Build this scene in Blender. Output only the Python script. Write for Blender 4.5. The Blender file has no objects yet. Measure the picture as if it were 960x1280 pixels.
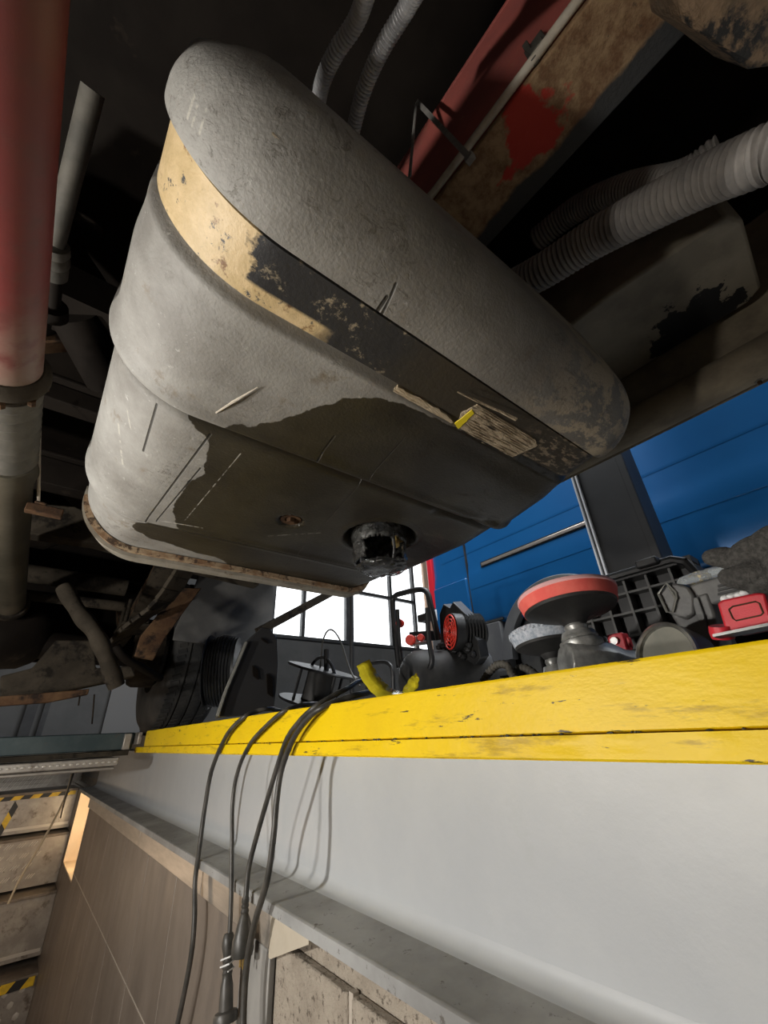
import bpy, bmesh, math, random
import numpy as np
from mathutils import Vector, Matrix, noise
random.seed(7)
S = bpy.context.scene
COL = S.collection
PI = math.pi

# ------------------------------------------------------------------ camera
# world: X towards the pit wall with the yellow rail, Y along the pit, Z up, eye at the origin
F = 510.0
def nrm(v): v = np.array(v, float); return v/np.linalg.norm(v)
yv = nrm((20-480, -(938-640), -F))
zv = nrm((440-480, 640+330, -F)); zv = nrm(zv-yv*np.dot(zv, yv))
xv = np.cross(yv, zv)
RM = np.stack([xv, yv, zv])
def U(px, py, ax, val):
    """point on the real plane ax=val seen at a photo pixel"""
    v = RM@np.array([px-480, -(py-640), -F])
    return Vector(v*(val/v['xyz'.index(ax)]))
cam = bpy.data.objects.new('camera', bpy.data.cameras.new('camera'))
COL.objects.link(cam)
cam.data.sensor_fit = 'HORIZONTAL'; cam.data.sensor_width = 36; cam.data.lens = F/960*36
cam.data.clip_start = .01
cam.matrix_world = Matrix([list(r)+[0] for r in RM]+[[0, 0, 0, 1]])
S.camera = cam

# ------------------------------------------------------------------ world, lights, exposure
w = bpy.data.worlds.new('world'); S.world = w; w.use_nodes = True
bg = w.node_tree.nodes['Background']
bg.inputs[0].default_value = (.93, .97, 1, 1); bg.inputs[1].default_value = 3.0
S.view_settings.view_transform = 'Standard'; S.view_settings.look = 'None'
S.view_settings.exposure = 0.0; S.view_settings.gamma = 1; S.view_settings.use_curve_mapping = False
def light(name, kind, loc, power, color=(1, 1, 1), size=.1, size_y=None, target=None, spread=None):
    d = bpy.data.lights.new(name, kind); d.energy = power; d.color = color
    if kind == 'AREA':
        d.size = size
        if size_y: d.shape = 'RECTANGLE'; d.size_y = size_y
        if spread: d.spread = spread
    elif kind in ('POINT', 'SPOT'): d.shadow_soft_size = size
    o = bpy.data.objects.new(name, d); COL.objects.link(o); o.location = loc
    if target is not None:
        o.rotation_euler = (Vector(target)-Vector(loc)).to_track_quat('-Z', 'Y').to_euler()
    return o
# hand-held work lamp in the pit, left of the camera
light('work_lamp', 'POINT', (-.82, .84, .0), 42, (1, .96, .9), .025)
light('fill_lamp', 'POINT', (-.76, .44, -.2), 20, (1, .95, .88), .03)  # added fill, brightens the hose and rail at the upper right
# pit lighting behind the photographer and unseen overhead lamps added to light van and hall
light('pit_lamp', 'AREA', (-.5, -.9, -.5), .5, (1, .9, .78), .9, .3, (.45, .6, -.3))
light('pit_lamp_far', 'POINT', (-.35, 3.0, -.6), 6, (1, .74, .5), .08)
light('hall_fill', 'AREA', (1.6, 1.2, 4.2), 260, (.95, .98, 1), 1.6, 3.5, (2.2, .8, 0))
light('hall_fill_rear', 'AREA', (3.6, -2.5, 4.0), 160, (.95, .98, 1), 2, 2, (2.0, .2, 0.6))

# ------------------------------------------------------------------ materials
class NT:
    def __init__(s, name):
        s.m = bpy.data.materials.new(name); s.m.use_nodes = True
        s.t = s.m.node_tree; s.b = s.t.nodes['Principled BSDF']
        s.tc = s.t.nodes.new('ShaderNodeTexCoord')
    def n(s, ty, **k):
        o = s.t.nodes.new('ShaderNode'+ty)
        for a, v in k.items(): setattr(o, a, v)
        return o
    def l(s, a, b): s.t.links.new(a, b)
    def put(s, sock, v):
        if hasattr(v, 'is_linked') or hasattr(v, 'links'): s.l(v, sock)
        else: sock.default_value = v
    def noise(s, scale, detail=4, rough=.6, stretch=None, dist=0, off=0):
        n = s.n('TexNoise'); n.inputs['Scale'].default_value = scale
        n.inputs['Detail'].default_value = detail; n.inputs['Roughness'].default_value = rough
        n.inputs['Distortion'].default_value = dist
        mp = s.n('Mapping'); s.l(s.tc.outputs['Object'], mp.inputs[0])
        mp.inputs['Location'].default_value = (off, off*.7, off*.3)
        if stretch: mp.inputs['Scale'].default_value = stretch
        s.l(mp.outputs[0], n.inputs['Vector']); return n.outputs['Fac']
    def ramp(s, v, a, b, interp='LINEAR'):
        r = s.n('MapRange'); r.clamp = True
        s.put(r.inputs[0], v); r.inputs[1].default_value = a; r.inputs[2].default_value = b
        return r.outputs[0]
    def mix(s, f, a, b):
        m = s.n('Mix', data_type='RGBA'); s.put(m.inputs[0], f)
        for i, c in ((6, a), (7, b)):
            if isinstance(c, tuple): m.inputs[i].default_value = c+(1,) if len(c) == 3 else c
            else: s.l(c, m.inputs[i])
        return m.outputs[2]
    def math(s, op, a, b=0., c=0.):
        m = s.n('Math', operation=op); s.put(m.inputs[0], a); s.put(m.inputs[1], b); s.put(m.inputs[2], c)
        return m.outputs[0]
    def bump(s, h, strength=.3, dist=.002):
        b = s.n('Bump'); b.inputs['Strength'].default_value = strength; b.inputs['Distance'].default_value = dist
        s.put(b.inputs['Height'], h)
        old = s.b.inputs['Normal'].links
        if old: s.l(old[0].from_socket, b.inputs['Normal'])
        s.l(b.outputs[0], s.b.inputs['Normal'])
    def set(s, **k):
        nm = dict(col='Base Color', rough='Roughness', metal='Metallic', trans='Transmission Weight', coat='Coat Weight',
                  spec='Specular IOR Level', ecol='Emission Color', estr='Emission Strength', alpha='Alpha')
        for a, v in k.items():
            if isinstance(v, tuple): v = v+(1,) if len(v) == 3 else v
            s.put(s.b.inputs[nm[a]], v)
def mat(name, c1, c2=None, scale=8, rough=.6, metal=0, bump=.15, bscale=60, lo=.4, hi=.62, stretch=None, c3=None, s3=25, t3=(.6, .66), bd=.002, coat=0, r2=None, spec=.5):
    k = NT(name)
    col = c1
    if c2: col = k.mix(k.ramp(k.noise(scale, 5, .65, stretch), lo, hi), c1, c2)
    if c3: col = k.mix(k.ramp(k.noise(s3, 6, .7, stretch, off=3), *t3), col, c3)
    k.set(col=col, metal=metal, coat=coat, spec=spec)
    if r2 is None: k.set(rough=rough)
    else:
        r = k.n('MapRange'); k.l(k.noise(scale*1.7, 4, .6, stretch, off=8), r.inputs[0]); r.inputs[1].default_value = .35; r.inputs[2].default_value = .65
        r.inputs[3].default_value = rough; r.inputs[4].default_value = r2; k.l(r.outputs[0], k.b.inputs['Roughness'])
    if bump: k.bump(k.noise(bscale, 5, .6, stretch, off=5), bump, bd)
    return k.m
M = {}
M['black_plastic'] = mat('black_plastic', (.011, .011, .012), (.022, .0215, .021), 6, .45, 0, .1, 90)
M['black_rubber'] = mat('black_rubber', (.02, .02, .02), (.045, .043, .04), 10, .6, 0, .15, 120)
M['cable'] = mat('cable', (.035, .034, .03), (.075, .07, .062), 20, .42, 0, .05, 200)
M['tyre'] = mat('tyre', (.018, .018, .018), (.05, .047, .042), 5, .8, 0, .3, 60)
M['cast'] = mat('cast_metal', (.42, .42, .40), (.20, .20, .19), 30, .35, .45, .2, 90)
M['chrome'] = mat('bright_metal', (.6, .6, .58), (.4, .4, .39), 30, .28, .9, .1, 90)
M['coil'] = mat('black_hose_coil', (.012, .012, .013), (.02, .02, .02), 20, .3, 0, .1)
M['brass'] = mat('brass', (.80, .58, .22), (.45, .30, .10), 60, .35, .8, .2, 120)
M['oily'] = mat('oily_black', (.010, .010, .010), (.06, .06, .056), 40, .10, 0, .9, 130, bd=.006, r2=.22, coat=1.)
M['red_plastic'] = mat('red_plastic', (.62, .03, .045), (.5, .02, .03), 10, .4, 0, .25, 900)
M['red_knob'] = mat('red_knob', (.75, .05, .03), None, rough=.35, bump=0)
M['red_foam'] = mat('red_foam', (.88, .13, .105), (.92, .18, .14), 30, .8, 0, .3, 500)
M['pink_foam'] = mat('pink_pad_edge', (.88, .5, .5), None, rough=.9, bump=.2, bscale=500)
M['wool'] = mat('grey_blue_pile', (.33, .38, .45), (.6, .63, .68), 150, .9, 0, .5, 400)
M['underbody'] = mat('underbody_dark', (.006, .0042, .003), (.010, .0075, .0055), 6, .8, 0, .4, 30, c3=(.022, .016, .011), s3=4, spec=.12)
M['underbody_dust'] = mat('underbody_dusty', (.028, .023, .017), (.05, .041, .030), 9, .85, 0, .5, 50, c3=(.012, .010, .008), s3=12, t3=(.52, .6), spec=.12)
M['underbody_rust'] = mat('underbody_rust', (.06, .032, .018), (.10, .058, .03), 14, .85, 0, .5, 60, c3=(.02, .014, .011), s3=12, t3=(.5, .6), spec=.12)
M['grey_paint'] = mat('beam_grey', (.44, .46, .48), (.48, .50, .515), 3, .38, 0, .18, 22, c3=(.43, .45, .46), s3=9, t3=(.62, .72), bd=.003, r2=.5)
M['stud'] = mat('bright_studs', (.6, .56, .5), None, rough=.35, metal=.4, bump=0)
M['tread_dark'] = mat('worn_tread', (.13, .105, .085), (.2, .17, .14), 12, .6, .2, .2)
M['post_grey'] = mat('dull_grey_post', (.27, .265, .25), (.33, .32, .30), 8, .5, 0, .1)
M['steel_strip'] = mat('brushed_steel', (.40, .36, .31), (.5, .45, .39), 7, .42, .6, .1, 60, stretch=(1, 1, 6))
M['galvanised'] = mat('galvanised_plate', (.30, .27, .24), (.42, .385, .34), 10, .42, .5, .15, 50, c3=(.16, .13, .105), s3=14, t3=(.55, .66))
M['beige_steel'] = mat('beige_primer', (.56, .50, .40), (.5, .44, .34), 12, .5, .1, .1, 50)
M['concrete_wall'] = mat('hall_wall_grey', (.075, .074, .072), (.10, .097, .094), 2, .8, 0, .2, 20)
M['hall_floor'] = mat('hall_floor', (.25, .245, .235), (.19, .185, .175), 3, .6, 0, .2, 20)
M['trim_grey'] = mat('trim_grey', (.16, .155, .15), None, rough=.7, bump=0)
M['peach'] = mat('peach_wall', (.62, .42, .30), None, rough=.8, bump=.1)
M['ceiling'] = mat('ceiling_grey', (.32, .32, .33), None, rough=.8, bump=0)
M['dark_frame'] = mat('dark_window_frame', (.035, .035, .037), (.05, .05, .05), 8, .5, .2, .1)
M['white_trim'] = mat('white_stripe', (.75, .76, .78), None, rough=.35, bump=0)
M['post_black'] = mat('black_post', (.022, .022, .023), (.035, .034, .034), 2, .42, 0, .15, 30)
M['van_blue'] = mat('van_blue', (.012, .115, .33), (.013, .125, .35), 2, .22, .15, .04, 6, coat=.6)
M['van_grey'] = mat('van_cladding', (.10, .10, .105), (.13, .13, .13), 3, .55, 0, .1, 40)
M['alu'] = mat('aluminium_trim', (.62, .55, .5), (.42, .36, .3), 30, .35, .7, .05, stretch=(1, 1, 30))
M['lens_red'] = mat('lamp_lens_red', (.75, .03, .05), None, rough=.2, bump=0)
M['toolgrey'] = mat('tool_grey', (.10, .10, .098), (.15, .148, .14), 30, .5, 0, .2, 200)
M['grey_metal'] = mat('satin_grey_metal', (.22, .22, .2), (.3, .3, .27), 20, .42, .5, .1, 60)
M['glass_dull'] = mat('dusty_glass', (.20, .20, .17), (.26, .25, .21), 20, .3, 0, .1, 60)
M['knit'] = mat('grey_knit', (.055, .052, .048), (.11, .105, .095), 200, .95, 0, 1, 420, bd=.003)
M['conduit'] = mat('grey_conduit', (.42, .42, .43), (.6, .6, .6), 30, .4, .1, .1, 90)
M['hose_grey'] = mat('dusty_grey_hose', (.17, .16, .15), (.27, .25, .225), 14, .75, 0, .3, 90)
M['rod_grey'] = mat('dusty_rod', (.085, .08, .068), (.13, .12, .10), 20, .7, .2, .2, 60)
M['beige_line'] = mat('beige_line', (.66, .6, .5), (.5, .44, .35), 30, .6, 0, .2, 90)
M['tie'] = mat('nylon_tie', (.24, .23, .21), (.34, .32, .29), 60, .5, 0, .1)
M['teal'] = mat('dark_teal_steel', (.035, .055, .06), (.06, .08, .082), 9, .5, .3, .2, 40, c3=(.1, .06, .04), s3=20, t3=(.6, .7))
M['pit_floor'] = mat('pit_floor', (.16, .105, .07), (.11, .08, .06), 4, .6, 0, .2)
M['alcove'] = mat('alcove_white', (.82, .66, .48), (.75, .6, .43), 6, .6, 0, .1)
M['caulk'] = mat('pale_caulk', (.45, .40, .34), None, rough=.8, bump=.1)
M['tape_yellow'] = mat('hazard_yellow', (.75, .5, .02), (.55, .36, .03), 30, .4, 0, .1)
M['tape_black'] = mat('hazard_black', (.02, .02, .02), None, rough=.5, bump=.05)
M['cord'] = mat('beige_cord', (.45, .38, .27), None, rough=.8, bump=.2)
M['white'] = mat('white_plastic', (.75, .75, .74), None, rough=.4, bump=0)
M['panel'] = mat('pit_panel', (.215, .18, .15), (.255, .215, .18), 4, .45, .2, .12, 18, c3=(.185, .155, .13), s3=5, t3=(.45, .7), stretch=(1, 1.6, .7), r2=.6)
M['block'] = mat('rough_concrete', (.32, .275, .22), (.40, .35, .285), 25, .9, 0, 1, 130, c3=(.14, .115, .09), s3=90, t3=(.56, .62), bd=.006)
M['mudflap'] = mat('mudflap_grey', (.10, .098, .093), (.14, .135, .125), 5, .7, 0, .2)
M['red_beam_web'] = mat('faded_red_paint', (.48, .12, .095), (.36, .10, .085), 9, .6, 0, .25, 60, c3=(.42, .16, .11), s3=55, t3=(.60, .68))
# rusty flange with remnants of red and black paint
k = NT('rusty_flange')
c = k.mix(k.ramp(k.noise(40, 6, .7), .4, .6), (.46, .31, .17), (.24, .13, .065))
sx = k.n('SeparateXYZ'); k.l(k.tc.outputs['Object'], sx.inputs[0])
rn = k.noise(12, 5, .6)
redf = k.math('ADD', k.math('MULTIPLY', k.math('ABSOLUTE', k.math('SUBTRACT', sx.outputs[1], .045)), -5), rn)
c = k.mix(k.ramp(k.math('ADD', redf, k.math('MULTIPLY', k.math('ABSOLUTE', k.math('SUBTRACT', sx.outputs[0], .385)), -5)), .20, .25), c, (.62, .06, .04))
c = k.mix(k.ramp(k.math('ADD', sx.outputs[0], k.math('MULTIPLY', rn, .04)), .432, .438), c, (.06, .062, .062))
c = k.mix(k.ramp(k.noise(24, 6, .7, off=9), .64, .68), c, (.12, .09, .06))
k.set(col=c, rough=.75); k.bump(k.noise(90, 6, .7), .8, .004); M['rusty_flange'] = k.m
# shaft: red primer fading to grey dust
k = NT('shaft_red')
sx = k.n('SeparateXYZ'); k.l(k.tc.outputs['Object'], sx.inputs[0])
f_ = k.ramp(k.math('ADD', sx.outputs[1], k.math('MULTIPLY', k.noise(9, 4), .25)), .62, .82)
c = k.mix(f_, (.17, .032, .030), (.22, .18, .14))
c = k.mix(k.ramp(k.noise(30, 5), .5, .7), c, (.14, .04, .035))
c = k.mix(k.ramp(sx.outputs[1], .45, .1), c, (.09, .02, .018))  # shade painted in: red darkens towards the near end
k.set(col=c, rough=.5); k.bump(k.noise(60, 5), .2); M['shaft_red'] = k.m
M['shaft_grey'] = mat('shaft_olive', (.05, .045, .03), (.08, .07, .05), 9, .6, .1, .2)
# yellow paint with chips and oil streaks
k = NT('yellow_paint')
c = k.mix(k.ramp(k.noise(5, 4), .35, .7), (.88, .61, .002), (.78, .52, .006))
c = k.mix(k.ramp(k.noise(30, 6, .72, (1, .25, 1.6)), .56, .66), c, (.52, .34, .01))
c = k.mix(k.ramp(k.noise(60, 6, .7, (1, .22, 1.5), off=4), .645, .67), c, (.07, .05, .025))
k.set(col=c, rough=.45, spec=.3); k.bump(k.noise(22, 5, .6, (1, .35, 1)), .5, .004); k.bump(k.noise(150, 4), .15); M['yellow_paint'] = k.m
# grey painted flange, dusty and scuffed
k = NT('flange_grey')
c = k.mix(k.ramp(k.noise(5, 5), .38, .6), (.36, .365, .36), (.22, .22, .215))
c = k.mix(k.ramp(k.noise(50, 6, .75), .60, .66), c, (.11, .10, .09))
k.set(col=c, rough=.55); k.bump(k.noise(50, 5), .25); M['flange_grey'] = k.m
# tank plastic : attribute 'wet' is a signed distance (m) to the outline of the diesel-wet stain
def seg(k, vec, a, b, wd):
    A = Vector(a); B = Vector(b); L = B-A
    s = k.n('VectorMath', operation='SUBTRACT'); k.l(vec, s.inputs[0]); s.inputs[1].default_value = A
    d = k.n('VectorMath', operation='DOT_PRODUCT'); k.l(s.outputs[0], d.inputs[0]); d.inputs[1].default_value = L/L.length_squared
    t = k.n('Clamp'); k.l(d.outputs['Value'], t.inputs[0])
    q = k.n('VectorMath', operation='SCALE'); q.inputs[0].default_value = L; k.l(t.outputs[0], q.inputs['Scale'])
    r = k.n('VectorMath', operation='DISTANCE'); k.l(s.outputs[0], r.inputs[0]); k.l(q.outputs[0], r.inputs[1])
    return k.ramp(r.outputs['Value'], wd, wd*.4)
def tank_mat():
    k = NT('tank_plastic')
    at = k.n('Attribute'); at.attribute_name = 'wet'
    wet = k.ramp(k.math('ADD', at.outputs['Fac'], k.math('MULTIPLY', k.math('SUBTRACT', k.noise(45, 4), .5), .016)), .0006, -.0006)
    dry = k.mix(k.ramp(k.noise(7, 6, .68), .36, .64), (.225, .215, .195), (.37, .362, .335))
    dry = k.mix(k.ramp(k.noise(60, 6, .75), .62, .70), dry, (.50, .49, .46))
    dry = k.mix(k.ramp(k.noise(16, 6, .7, off=6), .60, .70), dry, (.22, .185, .14))
    dry = k.mix(k.ramp(k.noise(130, 5, .7, (1, .5, 1), off=2), .70, .74), dry, (.09, .08, .07))
    # dried mud on the right end of the near lobe and shading painted into the colour towards the right
    sx = k.n('SeparateXYZ'); k.l(k.tc.outputs['Object'], sx.inputs[0])
    dry = k.mix(k.math('MULTIPLY', k.ramp(sx.outputs[0], -.02, .42), .62), dry, (.085, .074, .056))
    mud = k.math('MULTIPLY', k.ramp(sx.outputs[0], .40, .56), k.ramp(k.noise(26, 6, .7, (1, 1.5, 1), off=7), .47, .53))
    dry = k.mix(k.math('MULTIPLY', mud, k.ramp(sx.outputs[1], .24, .21)), dry, (.36, .30, .21))
    wc = k.mix(k.ramp(k.noise(9, 4), .4, .7), (.026, .022, .015), (.046, .040, .027))
    wc = k.mix(k.ramp(k.noise(190, 4, .7), .74, .78), wc, (.3, .28, .22))
    scuff = k.math('MULTIPLY', k.ramp(k.noise(34, 6, .8, (1, 2.2, 1), dist=1.2, off=21), .56, .61), k.ramp(k.noise(9, 3, .5, off=31), .50, .60))
    dry = k.mix(k.math('MULTIPLY', scuff, .55), dry, (.10, .085, .065))
    c = k.mix(wet, dry, wc)
    vec = k.n('Combine'+'XYZ'); k.l(sx.outputs[0], vec.inputs[0]); k.l(sx.outputs[1], vec.inputs[1])
    def P(x, y): p = U(x, y, 'z', .4); return (p.x, p.y, 0)
    dark = None
    for a, b, wd in (((180, 657), (262, 548), .0022), ((195, 655), (250, 590), .0018), ((192, 520), (176, 575), .002),
                     ((505, 548), (355, 715), .0012), ((418, 545), (392, 580), .0022), ((495, 358), (468, 412), .002), ((484, 372), (470, 392), .003)):
        s_ = seg(k, vec.outputs[0], P(*a), P(*b), wd)
        dark = s_ if dark is None else k.math('MAXIMUM', dark, s_)
    c = k.mix(k.math('MULTIPLY', dark, .85), c, (.02, .018, .014))
    lt = None
    for a, b, wd in (((138, 560), (148, 597), .0022), ((150, 540), (158, 560), .0015), ((290, 82), (312, 98), .0015), ((225, 160), (218, 185), .0012),
                     ((232, 165), (226, 192), .0012), ((245, 170), (238, 196), .0012), ((300, 572), (230, 655), .0011), ((335, 674), (400, 670), .0014), ((200, 655), (252, 664), .0022)):
        s_ = seg(k, vec.outputs[0], P(*a), P(*b), wd)
        lt = s_ if lt is None else k.math('MAXIMUM', lt, s_)
    c = k.mix(k.math('MULTIPLY', k.math('MULTIPLY', lt, k.ramp(k.noise(90, 3), .4, .55)), .8), c, (.5, .48, .42))
    k.set(col=c)
    r = k.n('MapRange'); k.l(wet, r.inputs[0]); r.inputs[3].default_value = .62; r.inputs[4].default_value = .33; k.l(r.outputs[0], k.b.inputs['Roughness'])
    k.bump(k.noise(240, 3, .6), .38, .002)
    k.bump(k.noise(36, 5, .6), .18, .004)
    k.bump(k.math('MULTIPLY', scuff, -1), .35, .002)
    k.bump(k.math('MULTIPLY', dark, -1), .6, .003)
    return k.m
M['tank'] = tank_mat()
# strap : tan rusted paint on the left, worn black in the middle, dark brown to the right
k = NT('strap_worn')
sx = k.n('SeparateXYZ'); k.l(k.tc.outputs['Object'], sx.inputs[0])
tan = k.mix(k.ramp(k.noise(26, 6, .7), .42, .62), (.66, .50, .28), (.55, .41, .21))
tan = k.mix(k.ramp(k.noise(42, 6, .75, off=4), .60, .64), tan, (.075, .075, .075))
tan = k.mix(k.ramp(k.noise(20, 6, .75, off=14), .6, .66), tan, (.22, .12, .055))
blk = k.mix(k.ramp(k.noise(40, 6, .75, off=2), .58, .66), (.025, .025, .026), (.30, .25, .17))
xn = k.math('ADD', sx.outputs[0], k.math('MULTIPLY', k.math('SUBTRACT', k.noise(30, 5, .7), .5), .06))
c = k.mix(k.ramp(xn, .052, .058), tan, blk)
c = k.mix(k.math('MULTIPLY', k.ramp(sx.outputs[1], .272, .276), k.ramp(xn, .17, .14)), c, tan)
c = k.mix(k.ramp(xn, .23, .30), c, (.040, .033, .022))
c = k.mix(k.math('MULTIPLY', k.ramp(xn, .50, .56), k.ramp(k.noise(60, 5, .7, (1, 2, 1)), .5, .58)), c, (.21, .165, .11))
k.set(col=c, rough=.5); k.bump(k.noise(60, 6, .7), .5, .003); M['strap'] = k.m
M['bead_rust'] = mat('rusty_bead', (.36, .27, .17), (.20, .11, .055), 40, .8, 0, .7, 90, c3=(.06, .035, .02), s3=40, t3=(.55, .6))
M['lip'] = mat('dusty_lip', (.30, .275, .225), (.22, .2, .16), 20, .8, 0, .3, 80, c3=(.12, .09, .06), s3=30)
M['fibre'] = mat('fibrous_tape', (.50, .41, .28), (.36, .28, .18), 30, .85, 0, 1, 110, stretch=(.25, 1, 1), c3=(.13, .1, .065), s3=60, t3=(.58, .64), bd=.012)
M['yellow_film'] = mat('yellow_film', (.75, .6, .02), None, rough=.35, bump=.2)
k = NT('dusty_dark_plastic'); sx = k.n('VectorMath', operation='DISTANCE'); k.l(k.tc.outputs['Object'], sx.inputs[0]); sx.inputs[1].default_value = U(872, 408, 'z', .727)
c = k.mix(k.ramp(k.noise(9, 5), .4, .6), (.13, .112, .082), (.20, .175, .13))
c = k.mix(k.ramp(k.math('ADD', sx.outputs['Value'], k.math('MULTIPLY', k.noise(26, 5), .22)), .195, .19), c, (.006, .006, .006))
k.set(col=c, rough=.65); k.bump(k.noise(50, 5), .3); M['dark_box'] = k.m
M['sill'] = mat('dusty_sill', (.20, .165, .11), (.11, .09, .062), 8, .8, 0, .4, 60, stretch=(2, 1, 1))
k = NT('yellow_translucent_tape'); k.set(col=(.92, .78, .04), rough=.12, trans=.5); k.bump(k.noise(40, 3), .8, .004); M['ytape'] = k.m
k = NT('clear_plastic'); k.set(col=(.85, .9, .9), rough=.12, trans=.75); M['clear'] = k.m
k = NT('window_glass'); k.set(col=(1, 1, 1), rough=0., trans=1.); k.b.inputs['IOR'].default_value = 1.02; M['glass'] = k.m
k = NT('lamp_glow'); k.set(col=(1, .9, .7), ecol=(1, .80, .52), estr=9.); M['glow'] = k.m

# ------------------------------------------------------------------ mesh helpers
class MB:
    def __init__(s): s.v = []; s.f = []
    def add(s, vs, fs):
        o = len(s.v); s.v += [tuple(p) for p in vs]; s.f += [tuple(i+o for i in f) for f in fs]; return s
    def box(s, lo, hi, m=None):
        (a, b, c), (d, e, f) = lo, hi
        vs = [(a, b, c), (d, b, c), (d, e, c), (a, e, c), (a, b, f), (d, b, f), (d, e, f), (a, e, f)]
        if m: vs = [m@Vector(p) for p in vs]
        return s.add(vs, [(0, 3, 2, 1), (4, 5, 6, 7), (0, 1, 5, 4), (1, 2, 6, 5), (2, 3, 7, 6), (3, 0, 4, 7)])
    def tube(s, pts, r, n=10, cap=True, squash=None):
        pts = [Vector(p) for p in pts]; N = len(pts); R = r if hasattr(r, '__len__') else [r]*N
        t0 = (pts[1]-pts[0]).normalized(); u = t0.orthogonal().normalized(); vs = []
        for i, p in enumerate(pts):
            t = (pts[min(i+1, N-1)]-pts[max(i-1, 0)]).normalized()
            u = (u-t*u.dot(t)).normalized(); v = t.cross(u)
            for k_ in range(n):
                a = 2*PI*k_/n; vs.append(p+(u*math.cos(a)+v*math.sin(a))*R[i])
        fs = [(i*n+k_, i*n+(k_+1) % n, (i+1)*n+(k_+1) % n, (i+1)*n+k_) for i in range(N-1) for k_ in range(n)]
        if cap: fs += [tuple(range(n))[::-1], tuple((N-1)*n+k_ for k_ in range(n))]
        return s.add(vs, fs)
    def cyl(s, a, b, r, n=24, r2=None): return s.tube([a, b], [r, r if r2 is None else r2], n)
    def lathe(s, prof, n=32, m=None, arc=2*PI, a0=0):
        """prof: (radius, height) list, around local Z, closed if it starts and ends at the axis"""
        m = m or Matrix(); vs = []; full = abs(arc-2*PI) < 1e-6; cols = n if full else n+1
        for rr, h in prof:
            for k_ in range(cols):
                a = a0+arc*k_/n; vs.append(m@Vector((rr*math.cos(a), rr*math.sin(a), h)))
        fs = []
        for i in range(len(prof)-1):
            for k_ in range(n):
                q = (k_+1) % cols
                fs.append((i*cols+k_, i*cols+q, (i+1)*cols+q, (i+1)*cols+k_))
        return s.add(vs, fs)
    def prism(s, poly, vec):
        """poly: 3D points (planar), extruded along vec"""
        n = len(poly); vec = Vector(vec); P = [Vector(p) for p in poly]
        return s.add(P+[p+vec for p in P], [tuple(range(n))[::-1], tuple(range(n, 2*n))]+[(i, (i+1) % n, n+(i+1) % n, n+i) for i in range(n)])
    def build(s, name, m, parent=None, smooth=False, bevel=0, sub=0, weld=False, origin=None, wn=False):
        me = bpy.data.meshes.new(name)
        off = Vector(origin) if origin is not None else Vector((0, 0, 0))
        me.from_pydata([tuple(Vector(p)-off) for p in s.v], [], s.f); me.validate()
        bm = bmesh.new(); bm.from_mesh(me)
        if weld: bmesh.ops.remove_doubles(bm, verts=bm.verts, dist=1e-5)
        bmesh.ops.recalc_face_normals(bm, faces=bm.faces)
        bm.to_mesh(me); bm.free()
        me.materials.append(M[m] if isinstance(m, str) else m)
        o = bpy.data.objects.new(name, me); COL.objects.link(o); o.location = off
        if smooth:
            me.polygons.foreach_set('use_smooth', [True]*len(me.polygons))
            me.set_sharp_from_angle(angle=math.radians(40))
            if wn: q_ = o.modifiers.new('wn', 'WEIGHTED_NORMAL'); q_.keep_sharp = True; q_.weight = 100
        if bevel:
            b = o.modifiers.new('bevel', 'BEVEL'); b.width = bevel; b.segments = 2; b.limit_method = 'ANGLE'
            me.polygons.foreach_set('use_smooth', [True]*len(me.polygons)); me.set_sharp_from_angle(angle=math.radians(40))
        if sub:
            b = o.modifiers.new('sub', 'SUBSURF'); b.levels = b.render_levels = sub
        if parent is not None:
            o.parent = parent; o.location = off-parent_loc(parent)
        return o
def parent_loc(p):
    v = Vector((0, 0, 0))
    while p is not None: v += p.location; p = p.parent
    return v
def tag(o, label, cat, group=None, kind=None):
    o['label'] = label; o['category'] = cat
    if group: o['group'] = group
    if kind: o['kind'] = kind
    return o
def thing(name, loc, label, cat, group=None):
    o = bpy.data.objects.new(name, None); COL.objects.link(o); o.location = loc; o.empty_display_size = .02
    return tag(o, label, cat, group)
def struct(o): o['kind'] = 'structure'; return o
def box(name, lo, hi, m, parent=None, bevel=0): return MB().box(lo, hi).build(name, m, parent, bevel=bevel)
def smoothpath(P, n=8):
    P = [Vector(p) for p in P]; Q = [P[0]*2-P[1]]+P+[P[-1]*2-P[-2]]; out = []
    for i in range(1, len(Q)-2):
        a, b, c, d = Q[i-1:i+3]
        for j in range(n):
            t = j/n
            out.append(.5*((2*b)+(c-a)*t+(2*a-5*b+4*c-d)*t*t+(3*b-a-3*c+d)*t**3))
    out.append(P[-1]); return out
def resample(P, step):
    P = [Vector(p) for p in P]; L = [0]
    for a, b in zip(P, P[1:]): L.append(L[-1]+(b-a).length)
    n = max(2, int(L[-1]/step)); out = []; j = 0
    for i in range(n+1):
        s = L[-1]*i/n
        while j < len(L)-2 and L[j+1] < s: j += 1
        t = (s-L[j])/max(1e-9, L[j+1]-L[j]); out.append(P[j].lerp(P[j+1], min(1, t)))
    return out
def corrugated(mb, P, r, pitch, depth, n=20):
    P = resample(smoothpath(P, 12), pitch/6)
    R = [r-depth*(.5-.5*math.cos(2*PI*i/6))**1.5 for i in range(len(P))]
    return mb.tube(P, R, n)
def frame(loc, z, x=None):
    z = Vector(z).normalized(); x = Vector(x) if x is not None else z.orthogonal()
    x = (x-z*x.dot(z)).normalized(); y = z.cross(x)
    m = Matrix((x, y, z)).transposed().to_4x4(); m.translation = Vector(loc); return m
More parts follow.
